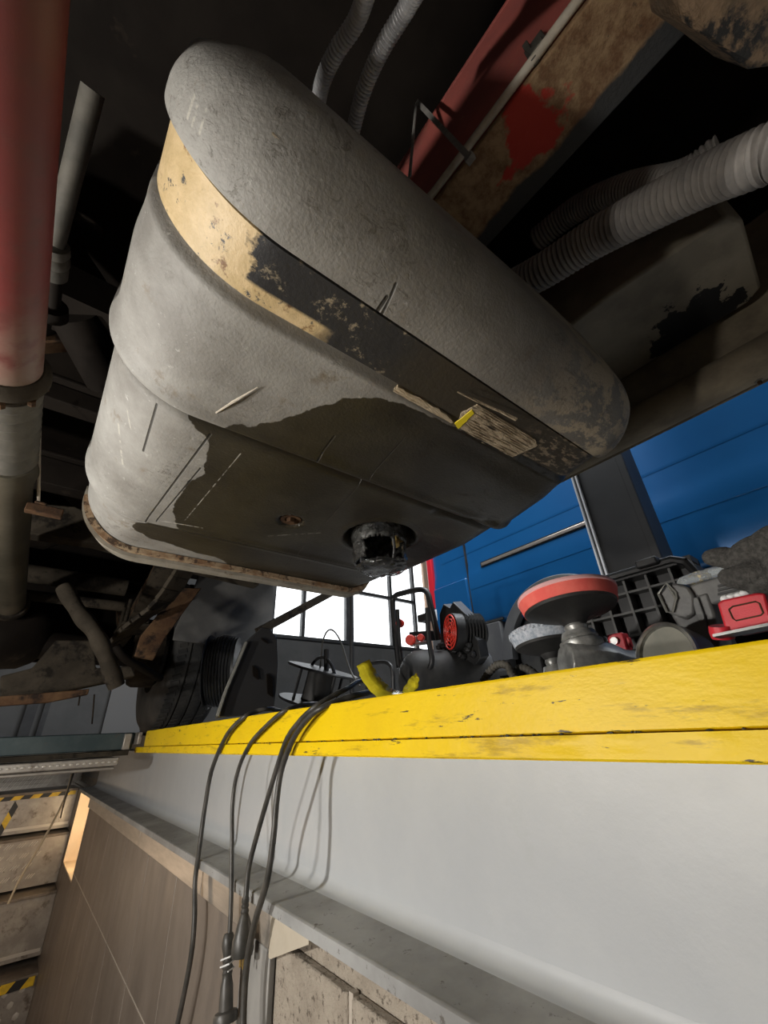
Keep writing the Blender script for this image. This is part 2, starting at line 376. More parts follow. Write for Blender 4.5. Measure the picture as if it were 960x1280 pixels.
def blob(mb, c, r, seed=0, amp=.2, n=3, fr=3.):
    bm = bmesh.new(); bmesh.ops.create_icosphere(bm, subdivisions=n, radius=1)
    vs = [Vector(c)+Vector((v.co.x*r[0], v.co.y*r[1], v.co.z*r[2]))*(1+amp*noise.noise(v.co*fr+Vector((seed, 0, 0)))) for v in bm.verts]
    fs = [tuple(q.index for q in f.verts) for f in bm.faces]; bm.free()
    return mb.add(vs, fs)

# ------------------------------------------------------------------ hall and pit shell
FZ = .041
fl = struct(MB().box((.514, -4, FZ-.25), (6.2, 6.1, FZ))  .box((-6, -4, FZ-.25), (-.92, 6.1, FZ)).box((-.92, 5.3, FZ-.25), (.47, 6.1, FZ)).build('floor', 'hall_floor'))
wf = MB()
WY = 6.0
def wy(px, py): return U(px, py, 'y', WY)
wz0 = 1.385; wx0 = wy(340, 790).x; wz1 = 3.4; wx1 = 6.2
wf.box((-6, WY, -.2), (wx0, WY+.15, 4.6)); wf.box((wx0, WY, -.2), (wx1, WY+.15, wz0)); wf.box((wx0, WY, wz1), (wx1, WY+.15, 4.6))
struct(wf.build('wall_far', 'concrete_wall'))
pe = box('trim_1', (wy(527, 720).x, WY-.06, wz0), (wy(527, 720).x+1.2, WY-.005, 3.6), 'peach'); struct(pe)
struct(box('wall_right', (6.2, -4, -.2), (6.35, 6.1, 4.6), 'concrete_wall'))
struct(box('wall_left', (-6.15, -4, -.2), (-6, 6.1, 4.6), 'concrete_wall'))
struct(box('wall_back', (-6.15, -4.15, -.2), (6.35, -4, 4.6), 'concrete_wall'))
struct(box('ceiling', (-6.2, -4, 4.6), (6.3, 6.2, 4.75), 'ceiling'))
# window band: frames with panes
wn = struct(thing('window_1', (wx0, WY, wz0), 'x', 'x')); del wn['label']; del wn['category']
xs = [wx0]+[wy(x, 785).x for x in (380, 438, 492, 522)]
zbar = wy(440, 738).z
for i, x in enumerate(xs):
    wd = .028 if i not in (2,) else .07
    box('mullion', (x-wd, WY+.02, wz0), (x+wd, WY+.10, wz1), 'dark_frame', wn)
box('transom', (xs[2], WY+.03, zbar-.03), (xs[-1], WY+.09, zbar+.03), 'dark_frame', wn)
box('window_sill', (wx0-.03, WY-.03, wz0-.05), (xs[-1]+.03, WY+.12, wz0), 'dark_frame', wn)
for a, b in zip(xs, xs[1:]):
    box('pane', (a+.03, WY+.05, wz0), (b-.03, WY+.056, wz1), 'glass', wn)
# pale folding door leaf seen between the axle and the jack beam
for i, (px0, px1, dark) in enumerate(((28, 42, 1), (50, 57, 1))):
    a, b = wy(px0, 900), wy(px1, 900)
    struct(box('trim_%d' % (i+2), (a.x, WY-.08, FZ), (b.x, WY-.002, .75), 'dark_frame'))
a, b = wy(132, 890), wy(178, 890)
struct(box('trim_4', (a.x, WY-.06, FZ), (b.x, WY-.002, 1.0), 'trim_grey'))

# pit walls
struct(box('wall_pit_left', (-1.05, -3, -1.7), (-.92, 5.3, FZ), 'panel'))
struct(box('wall_pit_back', (-1.05, -3.1, -1.7), (.62, -3, FZ), 'block'))
pf = struct(box('floor_pit', (-1.05, -3.1, -1.75), (.8, 5.4, -1.55), 'pit_floor'))
struct(box('wall_pit_far', (-.92, 5.03, -1.56), (.8, 5.1, FZ-.01), 'block'))
# right pit wall: core behind, with an alcove for a lamp, panels in front
PX = .432
AY0, AY1, AZ0, AZ1 = 3.42, 4.0, -.66, -.262
core = MB()
core.box((PX+.012, -3, -1.56), (.8, AY0, -.27)); core.box((PX+.012, AY1, -1.56), (.8, 5.3, -.27)); core.box((PX+.012, AY0, -1.56), (.8, AY1, AZ0))
core.box((.56, AY0, AZ0), (.8, AY1, -.27))
core.box((.47, -3, -.27), (.8, 5.3, -.262))
core.box((.52, -3, -.262), (.8, 5.3, FZ-.25))
wr = struct(core.build('wall_pit_right', 'block'))
seams = [1.005, 1.49, 1.83, 2.2, 2.62, 3.02, AY0]
for a, b in zip(seams, seams[1:]):
    for z0, z1 in ((-.6155, -.31), (-1.55, -.6205)):
        box('wall_panel', (PX, a+.0025, z0), (PX+.012, b-.0025, z1), 'panel', wr, bevel=.001)
    box('wall_seam', (PX+.0012, a-.0025, -1.55), (PX+.009, a+.0025, -.31), 'caulk', wr)
box('wall_seam', (PX+.0012, 1.0, -.6205), (PX+.009, AY0, -.6155), 'caulk', wr)
box('wall_panel', (PX, AY1, -1.55), (PX+.012, 5.0, -.27), 'panel', wr)
box('wall_panel', (PX, AY0, -1.55), (PX+.012, AY1, AZ0), 'panel', wr)
al = MB(); al.box((PX, AY1-.008, AZ0), (.56, AY1, AZ1)); al.box((.552, AY0, AZ0), (.56, AY1, AZ1)); al.box((PX, AY0, AZ0-.002), (.56, AY1, AZ0+.008)); al.box((PX, AY0, AZ1-.008), (.56, AY1, AZ1)); al.box((PX, AY0, AZ0), (.56, AY0+.008, AZ1))
al.build('alcove_lining', 'alcove', wr)
lamp = thing('alcove_lamp', (.49, 3.75, -.45), 'glowing lamp tube inside the alcove of the pit wall', 'lamp')
MB().cyl((.50, 3.62, -.31), (.50, 3.62, -.50), .016, 12).build('tube', 'glow', lamp, smooth=True)
for z_ in (-.285, -.505): MB().cyl((.50, 3.62, z_), (.50, 3.62, z_-.025), .02, 12).build('end_cap', 'white', lamp, smooth=True)
light('alcove_light', 'POINT', (.47, 3.72, -.42), 1.6, (1, .78, .5), .04)
# steel strip under the flange, in lengths
ys = [.875, 1.25, 1.95, 2.7, 3.40]
for a, b in zip(ys, ys[1:]):
    box('steel_strip', (PX-.012, a+.0012, -.312), (PX-.001, b-.0012, -.2655), 'steel_strip', wr, bevel=.001)
box('steel_post', (PX-.013, .868, -1.55), (PX-.001, .93, -.3125), 'post_grey', wr, bevel=.002)
box('steel_post', (PX-.005, .93, -1.55), (PX-.001, 1.003, -.3125), 'post_grey', wr, bevel=.002)
# concrete blocks to the right of the post
for z in range(5):
    for a, b in ((.650, .862), (.43, .640), (.0, .42), (-.6, -.01)):
        jy = random.uniform(-.001, .001)
        box('concrete_block', (PX-.004+jy, a, -.302-.25*(z+1)+.004), (PX+.012, b, -.302-.25*z), 'block', wr, bevel=.003)
box('wall_seam', (PX-.001, .64, -1.55), (PX+.008, .65, -.30), 'caulk', wr)
gus = MB(); gus.prism([(PX-.016, .735, -.2655), (PX-.016, .866, -.2655), (PX-.016, .866, -.318), (PX-.016, .858, -.318), (PX-.016, .735, -.272)], (.014, 0, 0))
struct(gus.build('trim_5', 'beige_steel'))

# ------------------------------------------------------------------ pit edge beam
bmx = thing('pit_edge_beam', (.5, 1.2, -.265), 'long grey steel beam lining the pit edge with yellow painted rail on top', 'beam')
prof = [(.500, -.033), (.500, -.225)]
for i in range(7):
    a = i/6*PI/2; prof.append((.500-.018*(1-math.cos(a)), -.226-.018*math.sin(a)))
Y0, Y1 = -1.4, 3.9
P = [(.512, -.033), (.500, -.033), (.500, -.222)]+[(.482+.018*math.cos(a), -.226-.018*math.sin(a)) for a in [i/6*PI/2 for i in range(7)]]+[(.41, -.2445), (.408, -.2475), (.408, -.262), (.412, -.2645), (.512, -.2645)]
MB().prism([(x, Y0, z) for x, z in [(.512, -.03), (.500, -.03), (.500, -.222)]+[(.482+.018*math.cos(a), -.222-.018*math.sin(a)) for a in [i/6*PI/2 for i in range(7)]]+[(.478, -.2405), (.478, -.2645), (.512, -.2645)]], (0, Y1-Y0, 0)).build('web', 'grey_paint', bmx, smooth=True, wn=True)
MB().prism([(x, Y0, z) for x, z in [(.4785, -.2405), (.412, -.2445), (.408, -.2475), (.408, -.262), (.412, -.2645), (.4785, -.2645)]], (0, Y1-Y0, 0)).build('lower_flange', 'flange_grey', bmx, smooth=True, wn=True)
YB = 2.28
def wavy(y0, y1, xs_, zt, zb, amp):
    """yellow strip face with weld ripples along its top edge"""
    mb = MB(); n = 420; vs = []; fs = []
    for i in range(n+1):
        y = y0+(y1-y0)*i/n
        q = amp*max(0, noise.noise(Vector((y*18, 3, 0))))+amp*.6*max(0, noise.noise(Vector((y*45, 9, 0))))
        ring = [(xs_[1], zt), (xs_[0]-q*.3, zt), (xs_[0]-q, zt-.004), (xs_[0]-q*1.2, zt-.009), (xs_[0]-q*.2, zt-.014), (xs_[0], zb+.002), (xs_[0]+.002, zb), (xs_[1], zb)]
        vs += [(x, y, z) for x, z in ring]
    m = 8
    fs = [(i*m+k_, i*m+(k_+1) % m, (i+1)*m+(k_+1) % m, (i+1)*m+k_) for i in range(n) for k_ in range(m)]
    fs += [tuple(range(m)), tuple(n*m+k_ for k_ in range(m))[::-1]]
    return mb.add(vs, fs)
wavy(-1.4, YB, (.405, .512), -.0105, -.0315, .0035).build('upper_flange', 'yellow_paint', bmx, smooth=True, wn=True)
MB().prism([(x, -1.4, z) for x, z in [(.4115, -.010), (.409, -.008), (.409, .0435), (.4115, .047), (.512, .047), (.512, -.010)]], (0, 2.13+1.4, 0)).build('kerb', 'yellow_paint', bmx, smooth=True, wn=True)
dr = MB()
for i in range(60):
    y = random.uniform(.0, 1.2)**1.0; blob(dr, (.4085, y, -.0095), (.0012, random.uniform(.001, .004), random.uniform(.0006, .0015)), i, .4, 1)
g = dr.build('grime', 'black_rubber', bmx); g['kind'] = 'stuff'

# ------------------------------------------------------------------ far end of the pit: jack beam and stairs
jb = thing('pit_jack_beam', (-.1, 2.3, -.1), 'dark teal steel beam crossing the pit beneath the truck with galvanised ledge', 'jack beam')
MB().box((-.91, 2.24, -.018), (.385, 2.40, .046)).build('beam', 'teal', jb, bevel=.004)
MB().box((-.91, 2.20, -.038), (.37, 2.42, -.020)).build('ledge', 'underbody_dust', jb, bevel=.002)
MB().box((-.91, 2.16, -.072), (.335, 2.40, -.042)).build('galvanised_channel', 'galvanised', jb, bevel=.004)
MB().box((-.91, 2.18, -.086), (.33, 2.40, -.074)).build('channel_lip', 'galvanised', jb, bevel=.004)
st_ = MB()
for i in range(46):
    blob(st_, (-.6+i*.0205, 2.158, -.057), (.007, .002, .004), i, .1, 1)
s_ = st_.build('stud', 'stud', jb); s_['kind'] = 'stuff'
MB().box((.345, 2.215, -.018), (.372, 2.235, .042)).box((.388, 2.17, .0), (.404, 2.30, .045)).build('end_bracket', 'galvanised', jb, bevel=.003)
# steel stairs : one riser plate per step, raised tread pattern
stair = thing('pit_stairs', (0, 4.2, -1.55), 'checker plate metal stairs at the far end of the pit', 'stairs')
steps = [(4.55, -.10, -.262, 'dots'), (4.20, -.262, -.49, 'none'), (4.08, -.505, -.765, 'dia'), (3.95, -.785, -1.075, 'plain'), (3.84, -1.12, -1.34, 'dot2')]
for i, (y, zt, zb, kind) in enumerate(steps):
    MB().box((-.9, y, zb), (PX-.0005, y+.02, zt)).build('riser_plate', 'galvanised', stair, bevel=.002)
    MB().box((-.9, y-.008, zt-.012), (PX-.0005, y+.46, zt+.004)).build('tread_plate', 'tread_dark', stair, bevel=.002)
    pat = MB()
    if kind in ('dia', 'dots'):
        st = .062 if kind == 'dia' else .03
        for a in range(-12, 9):
            for b in range(8):
                z = zt-.035-b*st*.9
                if z < zb+.015: continue
                cx = a*st+(b % 2)*st/2
                if cx > (PX-.13 if kind == 'dia' else PX-.03): continue
                for q in (-1, 0, 1):
                    m = Matrix.Translation((cx+q*.0125, y, z))@Matrix.Rotation(math.radians(38), 4, 'Y')
                    pat.box((-.0022, -.006, -.014), (.0022, .002, .014), m)
    elif kind == 'dot2':
        for a in range(-9, 7):
            for b in range(4):
                cx = a*.075+(b % 2)*.037; z = zt-.05-b*.052
                if cx > PX-.03: continue
                blob(pat, (cx, y, z), (.016, .005, .016), a, .1, 1)
    else:
        pat.box((-.9, y-.004, zb+.02), (PX-.01, y, zb+.035))
    if pat.v: o = pat.build('raised_pattern', 'stud', stair, smooth=kind == 'dot2'); o['kind'] = 'stuff'
def hazard(name, m_fn, L, wd, label):
    t = thing(name, m_fn@Vector((0, 0, 0)), label, 'tape')
    n = int(L/(wd*1.5)); s = L/n
    for i in range(n):
        q = [(i*s, 0), ((i+1)*s, 0), ((i+1)*s+wd*.8, wd), (i*s+wd*.8, wd)]
        q = [(min(max(a, 0), L), b) for a, b in q]
        P3 = [m_fn@Vector((a, b, 0)) for a, b in q]; nv = (m_fn.to_3x3()@Vector((0, 0, 1)))*.0015
        MB().prism(P3, nv).build('yellow_stripe' if i % 2 else 'black_stripe', 'tape_yellow' if i % 2 else 'tape_black', t)
    return t
ma = Matrix(((1, 0, 0, -.1), (0, 0, -1, 4.196), (0, 1, 0, -.297), (0, 0, 0, 1)))
hazard('hazard_tape', ma, .52, .034, 'black and yellow tape along the top edge of the upper stair plate')
ang = math.radians(-106)
mb_ = Matrix.Translation((.085, 4.195, -.30))@Matrix.Rotation(0, 4, 'Z')@Matrix(((1, 0, 0, 0), (0, 0, -1, 0), (0, 1, 0, 0), (0, 0, 0, 1)))@Matrix.Rotation(ang, 4, 'Z')
hazard('hazard_tape', mb_, .185, .034, 'black and yellow tape running slantwise down the upper stair plate')
mc = Matrix(((1, 0, 0, -.3), (0, 0, -1, 3.828), (0, 1, 0, -1.165), (0, 0, 0, 1)))
hazard('hazard_tape', mc, .72, .04, 'black and yellow tape on the edge of the lowest stair step')
cp = smoothpath([U(92, 960, 'y', 3.7), U(80, 1000, 'y', 3.5), U(55, 1048, 'y', 3.4), U(26, 1097, 'y', 3.4), U(10, 1130, 'y', 3.4)])
tag(MB().tube(cp, .0055, 6).build('cord', 'cord', smooth=True), 'thin beige cord hanging slack in front of the pit stairs', 'cord')
cp = smoothpath([U(97, 950, 'y', 3.6), U(86, 985, 'y', 3.45), U(80, 1005, 'y', 3.5), U(76, 1022, 'y', 3.6)])
tag(MB().tube(cp, .005, 6).build('cord', 'cable', smooth=True), 'short dark cord at the wall corner beside the stairs', 'cord')

# ------------------------------------------------------------------ fuel tank
TX0 = ([.0, .16, .9, 1.04, 1.13], [-.05, -.05, -.05, -.045, -.01])
TX1 = ([.0, .13, .22, .45, .63, 1.0, 1.13], [.70, .71, .73, .795, .83, .82, .80])
TZ0, TZ1 = .4, .715
YA, YE = .125, 1.118
def inset(y):
    g = 0.
    re = .085
    if y < YA+re: t = (YA+re-y)/re; g += re*(1-math.sqrt(max(0, 1-t*t)))
    rf = .022
    if y > YE-rf: t = (y-(YE-rf))/rf; g += rf*(1-math.sqrt(max(0, 1-t*t)))
    def sm(a, b, x): t = min(1, max(0, (x-a)/(b-a))); return t*t*(3-2*t)
    g += .016*(sm(.2185, .224, y)-sm(.293, .310, y))
    g += .004*(sm(.29, .31, y)-sm(.32, .37, y))
    g += .022*math.exp(-((y-.512)/.0095)**2) - .006*math.exp(-((y-.490)/.014)**2)
    g += .008*sm(.508, .53, y)
    g += .019*math.exp(-((y-.905)/.009)**2) - .004*math.exp(-((y-.888)/.012)**2)
    g += .010*sm(.905, .935, y)
    g -= .012*sm(1.082, 1.09, y)
    return g
def ring_pts(x0, x1, z0, z1, g, n_side=(60, 24)):
    """list of (x,z) with fixed topology; starts on the left side going down, along the bottom, up the right, back over the top"""
    x0 += g; x1 -= g; z0 += g; z1 -= g
    rl, rr, rt = .13-g*.5, .09-g*.4, .07
    rl = max(rl, .02); rr = max(rr, .02)
    rt = max(.02, rt-g*.4)
    pts = []
    def arc(cx, cz, r, a0, a1, n):
        for i in range(n): a = a0+(a1-a0)*i/n; pts.append((cx+r*math.cos(a), cz+r*math.sin(a)))
    def line(a, b, n):
        for i in range(n): t = i/n; pts.append((a[0]+(b[0]-a[0])*t, a[1]+(b[1]-a[1])*t))
    line((x0, z1-rt), (x0, z0+rl), 10)
    arc(x0+rl, z0+rl, rl, PI, 1.5*PI, 34)
    line((x0+rl, z0), (x1-rr, z0), 116)
    arc(x1-rr, z0+rr, rr, 1.5*PI, 2*PI, 20)
    line((x1, z0+rr), (x1, z1-rt), 10)
    arc(x1-rt, z1-rt, rt, 0, PI/2, 6)
    line((x1-rt, z1), (x0+rt, z1), 8)
    arc(x0+rt, z1-rt, rt, PI/2, PI, 6)
    return pts
SC = U(475, 676, 'z', .4); SR = .088       # sender opening
DC = U(363, 656, 'z', .4)                       # drain recess
def tank_pts(y, dg=0., zback=0):
    return ring_pts(np.interp(y, *TX0), np.interp(y, *TX1), TZ0, float(np.interp(y, [.2, .32], [.715, .64])), inset(y)+dg)  # unseen top lowered behind the near end to let lamp light reach the rail
ysn = list(YA+.085*(1-np.cos(np.linspace(0, PI/2, 15))))[:-1]
ysn += list(np.arange(YA+.086, .31, .0035))+list(np.arange(.312, 1.07, .0055))+list(np.arange(1.07, YE-.02, .004))+list(YE-.02+.02*np.sin(np.linspace(0, PI/2, 7)))
tv = []
for y in ysn:
    for x, z in tank_pts(y):
        if z < .45:
            d = math.hypot(x-SC.x, (y-SC.y)*1.05)
            t = min(1, max(0, (SR-d)/.014)); z += .06*t*t*(3-2*t)
            if d > SR: z -= .003*math.exp(-((d-SR-.006)/.006)**2)
            d = math.hypot(x-DC.x, y-DC.y); t = min(1, max(0, (.027-d)/.006)); z += .014*t
            # shallow swage right of the opening
            p0 = U(545, 645, 'z', .4); p1 = U(618, 652, 'z', .4); L = p1-p0
            t = max(0, min(1, ((x-p0.x)*L.x+(y-p0.y)*L.y)/L.length_squared)); d = math.hypot(x-p0.x-L.x*t, y-p0.y-L.y*t)
            z += .005*math.exp(-(d/.010)**2)
        wgt = max(0., min(1., (.232-y)/.09)); x_ = max(0., min(1., x/.5))
        y2 = y+(.30-.10*x_)*max(0., z-.46)*wgt
        tv.append((x, y2, z))
npr = len(tank_pts(.5)); nr = len(ysn)
tf = [(i*npr+k_, i*npr+(k_+1) % npr, (i+1)*npr+(k_+1) % npr, (i+1)*npr+k_) for i in range(nr-1) for k_ in range(npr)]
tf += [tuple(range(npr))[::-1], tuple((nr-1)*npr+k_ for k_ in range(npr))]
tank = thing('fuel_tank', (.35, .6, .4), 'big scuffed grey plastic tank under the truck with a wet dark stain', 'fuel tank')
tb = MB().add(tv, tf).build('tank_body', 'tank', tank, smooth=True)
stain_px = [(482, 503), (465, 499), (450, 500), (430, 499), (415, 504), (398, 507), (385, 514), (365, 520), (350, 525), (330, 529), (312, 533), (300, 529), (290, 530), (276, 533), (262, 531), (245, 522), (231, 516), (234, 528), (244, 542), (257, 551), (262, 560),
            (258, 572), (255, 585), (254, 598), (245, 604), (235, 606), (228, 620), (219, 631), (214, 643), (218, 655), (222, 663), (200, 662), (170, 662), (160, 668), (172, 675), (185, 682), (205, 687), (227, 694), (250, 701), (268, 704), (280, 710), (288, 718), (320, 727), (440, 742), (455, 820), (900, 820), (860, 640), (745, 592), (690, 588), (640, 573), (575, 540), (530, 519), (500, 506)]
sp = np.array([tuple(U(x, y, 'z', .4))[:2] for x, y in stain_px])
vx = np.array(tv); pts2 = vx[:, :2]
dmin = np.full(len(pts2), 9.); inside = np.zeros(len(pts2), bool)
for i in range(len(sp)):
    a, b = sp[i], sp[(i+1) % len(sp)]; L = b-a
    t = np.clip(((pts2-a)@L)/(L@L), 0, 1); dmin = np.minimum(dmin, np.hypot(*(pts2-a-t[:, None]*L).T))
    c1 = (a[1] > pts2[:, 1]) != (b[1] > pts2[:, 1])
    with np.errstate(divide='ignore', invalid='ignore'):
        xi = (b[0]-a[0])*(pts2[:, 1]-a[1])/(b[1]-a[1])+a[0]
    inside ^= c1 & (pts2[:, 0] < xi)
sd = np.where(inside, -dmin, dmin); sd = np.where(vx[:, 2] > .56, .1, sd)
at = tb.data.attributes.new('wet', 'FLOAT', 'POINT'); at.data.foreach_set('value', sd.astype(np.float32))
def strip(y0, y1, out, th, i0, i1, ny=2):
    """band that follows the tank section between ring indices i0..i1, raised by out, thickness th"""
    mb = MB(); vs = []; m = 0
    yl = [y0+(y1-y0)*j/ny for j in range(ny+1)]
    base = [ring_pts(np.interp(y, *TX0), np.interp(y, *TX1), TZ0, TZ1, out) for y in yl]
    inner = [ring_pts(np.interp(y, *TX0), np.interp(y, *TX1), TZ0, TZ1, out+th) for y in yl]
    idx = list(range(i0, i1))
    for i in idx:
        loop = [(base[j][i][0], yl[j], base[j][i][1]) for j in range(ny+1)]+[(inner[j][i][0], yl[j], inner[j][i][1]) for j in range(ny, -1, -1)]
        m = len(loop); vs += loop
    n = len(idx)
    fs = [(i*m+k_, i*m+(k_+1) % m, (i+1)*m+(k_+1) % m, (i+1)*m+k_) for i in range(n-1) for k_ in range(m)]+[tuple(range(m)), tuple((n-1)*m+k_ for k_ in range(m))[::-1]]
    return mb.add(vs, fs)
stp = strip(.2255, .292, .0085, .005, 0, 190).build('strap', 'strap', tank, smooth=True)
stp['label'] = 'worn tan and black painted steel strap'
strip(1.066, 1.0795, .004, .012, 12, 176).build('bead', 'bead_rust', tank, smooth=True)['label'] = 'rust-stained brown bead'
strip(1.083, 1.117, -.003, .01, 8, 178).build('end_lip', 'lip', tank, smooth=True)
# drain plug, oily sender
dp = MB(); dp.lathe([(0, .4045), (.009, .4045), (.010, .408), (.010, .416), (0, .416)], 6, Matrix.Translation((DC.x, DC.y, 0))); dp.lathe([(.013, .412), (.022, .4115), (.022, .4165), (0, .4165)], 24, Matrix.Translation((DC.x, DC.y, 0)))
dp.build('drain_plug', 'underbody_rust', tank, smooth=True)
cc = MB(); n = 90
def colpt(a, h, r):
    q = 1+.06*noise.noise(Vector((math.cos(a)*3, math.sin(a)*3, h*60)))+.05*noise.noise(Vector((math.cos(a)*9, math.sin(a)*9, h*150)))
    return (SC.x+r*q*math.cos(a), SC.y+.004+r*q*math.sin(a), h)
hs = np.linspace(.452, .344, 22)
grid = {}
for j, h in enumerate(hs):
    for i in range(n):
        a = 2*PI*i/n; grid[(i, j)] = len(cc.v); cc.v.append(colpt(a, h, .067-.005*j/18))
toward = math.atan2(-SC.y, -SC.x)
for j in range(len(hs)-1):
    for i in range(n):
        a = 2*PI*i/n; da = (a-toward-.25+PI) % (2*PI)-PI
        lim = .390+.006*noise.noise(Vector((a*9, 1, 0)))
        if abs(da) < .85+.12*noise.noise(Vector((0, j*.8, 3))) and hs[j] < lim: continue
        cc.f.append((grid[(i, j)], grid[((i+1) % n, j)], grid[((i+1) % n, j+1)], grid[(i, j+1)]))
col_ = cc.build('collar', 'oily', tank, smooth=True)
so = col_.modifiers.new('solid', 'SOLIDIFY'); so.thickness = .006
bw = MB(); blob(bw, (SC.x-.004, SC.y-.006, .330), (.054, .054, .011), 3, .25, 4, 3.5); blob(bw, (SC.x-.03, SC.y-.035, .334), (.012, .012, .008), 5, .3, 3)
blob(bw, (SC.x+.035, SC.y-.03, .334), (.010, .010, .006), 5, .3, 3)
for a in (toward-1.0, toward+.55, toward+1.35):
    p = colpt(a, .40, .061); q = colpt(a+.1, .332, .050); bw.tube([p, ((Vector(p)+Vector(q))/2)+Vector((.004, 0, 0)), q], [.005, .0035, .005], 8)
bw.build('hanging_cap', 'oily', tank, smooth=True)
bv = MB(); c0 = Vector((SC.x+.012, SC.y-.044, .376))
bv.lathe([(0, -.012), (.009, -.012), (.009, 0), (0, 0)], 6, frame(c0, (-.2, -.5, -.7))); bv.cyl(c0+Vector((0, .004, .024)), c0, .0065, 14); bv.box(c0+Vector((-.004, -.006, .010)), c0+Vector((.016, .004, .016)))
bv.build('valve', 'brass', tank, smooth=True)['label'] = 'small brass valve in the oily opening'
# residue of fibrous tape with yellow film on the strap
tp = MB()
def onstrap(px, py, z=.4095): return U(px, py, 'z', z)
def patch(poly, z, th, m, name, label, seed=0, jag=.0015):
    P_ = []
    for (a, b) in zip(poly, poly[1:]+poly[:1]):
        for i in range(6):
            t = i/6; p = onstrap(a[0]+(b[0]-a[0])*t, a[1]+(b[1]-a[1])*t, z)
            P_.append(p+Vector((noise.noise(Vector((len(P_)*1.7, seed, 0)))*jag, noise.noise(Vector((len(P_)*2.1, seed, 5)))*jag, 0)))
    o = MB().prism(P_, (0, 0, th)).build(name, m, tank, bevel=.0006); o['label'] = label; return o
patch([(576, 517), (597, 506), (670, 550), (672, 558), (640, 572), (600, 556), (571, 541)], .4065, .007, 'fibre', 'tape_residue', 'ribbed beige strip of tape backing on the strap')
patch([(488, 491), (497, 485), (530, 500), (556, 517), (567, 527), (562, 532), (540, 525), (520, 515)], .4065, .006, 'fibre', 'tape_residue', 'torn beige scrap of tape backing at the strap edge', 3, .004)
patch([(568, 530), (590, 512), (593, 517), (573, 537)], .4055, .002, 'yellow_film', 'tape_film', 'yellow film edge on the tape scrap', 4)
patch([(516, 512), (532, 516), (545, 526), (530, 521)], .4055, .002, 'yellow_film', 'tape_film', 'yellow film edge on the torn scrap', 5)
patch([(563, 541), (573, 536), (576, 545), (566, 548)], .4055, .002, 'yellow_film', 'tape_film', 'yellow film drip under the tape scrap', 6)
rb2 = MB(); random.seed(11)
for i in range(13):
    t = (i+.5)/13; a0 = (597+(573-597)*t, 506+(541-506)*t); b0 = (672+(642-672)*t, 553+(572-553)*t)
    for q in range(4):
        u0 = random.uniform(0, .75); u1 = min(1, u0+random.uniform(.15, .4))
        pa = onstrap(a0[0]+(b0[0]-a0[0])*u0, a0[1]+(b0[1]-a0[1])*u0, .4062); pb = onstrap(a0[0]+(b0[0]-a0[0])*u1, a0[1]+(b0[1]-a0[1])*u1, .4062)
        rb2.tube([pa, pa.lerp(pb, .5)+Vector((0, 0, -.0006)), pb], [.0003, .0012, .0003], 5)
rb2.build('tape_fibres', 'fibre', tank)['kind'] = 'stuff'
sl = MB()
sl.tube([U(572, 490, 'z', .398), U(600, 503, 'z', .396), U(625, 514, 'z', .394), U(645, 524, 'z', .393)], [.001, .002, .002, .003], 5)
sl.build('peeling_edge', 'fibre', tank)
# curled plastic slivers torn out of the tank
for (a, b, c_, wd) in (((270, 516), (292, 502), (322, 484), .0018), ((345, 172), (341, 167), (349, 174), .001)):
    sv = MB(); sv.tube([U(*a, 'z', .3985), U(*b, 'z', .395), U(*c_, 'z', .3965)], [wd*.6, wd, wd*.3], 5); sv.build('sliver', 'beige_line', tank)

# ------------------------------------------------------------------ truck frame and parts overhead
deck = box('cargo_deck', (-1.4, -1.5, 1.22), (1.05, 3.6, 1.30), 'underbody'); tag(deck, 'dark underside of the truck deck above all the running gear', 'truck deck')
sk = MB(); sk.box((-1.42, -1.5, .55), (-1.36, 3.6, 1.22)).box((.98, -.9, .88), (1.02, 3.6, 1.22)); sk = sk.build('side_skirt', 'underbody'); sk.parent = deck; 
rail = thing('frame_rail', (.36, .5, .8), 'red truck frame rail with a rusty lower flange beside the tank', 'frame rail')
MB().box((.320, -1.2, .806), (.330, 1.9, 1.06)).build('web', 'red_beam_web', rail, bevel=.001)
MB().box((.320, -1.2, .790), (.448, 1.9, .804)).build('lower_flange', 'rusty_flange', rail, bevel=.002)
MB().box((.320, -1.2, 1.062), (.448, 1.9, 1.074)).build('upper_flange', 'red_beam_web', rail, bevel=.002)
cl = MB(); c0 = U(672, 62, 'x', .317); cl.box(c0+Vector((-.006, -.014, -.024)), c0+Vector((.002, .014, .02))); cl.box(c0+Vector((-.012, -.010, -.02)), c0+Vector((-.004, .010, -.008))); cl.box(c0+Vector((-.010, .004, -.03)), c0+Vector((.0, .012, .03)))
cl.build('clip', 'rod_grey', rail, bevel=.001)['label'] = 'grey metal clip on the red web'
tag(MB().tube(resample([(.311, -1.0, .800), (.311, .20, .800), (.309, .26, .81), (.306, .6, .87)], .05), .0062, 10).build('brake_line', 'beige_line', smooth=True), 'thin beige pipe running along the lower corner of the red frame rail', 'pipe')
ct = thing('cable_tie', U(580, 190, 'x', .31), 'flat grey nylon cable tie crossing the red frame rail', 'cable tie')
p0, p1 = U(521, 127, 'x', .29), U(588, 198, 'x', .285)
def ribbon(mb, P, wv, th):
    P = [Vector(p) for p in P]; wv = Vector(wv)
    for a, b in zip(P, P[1:]):
        t = (b-a).normalized(); wn_ = (wv-t*wv.dot(t)).normalized()*wv.length; nn = t.cross(wn_).normalized()*th
        vs = [a-wn_-nn, a+wn_-nn, a+wn_+nn, a-wn_+nn, b-wn_-nn, b+wn_-nn, b+wn_+nn, b-wn_+nn]
        mb.add(vs, [(0, 3, 2, 1), (4, 5, 6, 7), (0, 1, 5, 4), (1, 2, 6, 5), (2, 3, 7, 6), (3, 0, 4, 7)])
    return mb
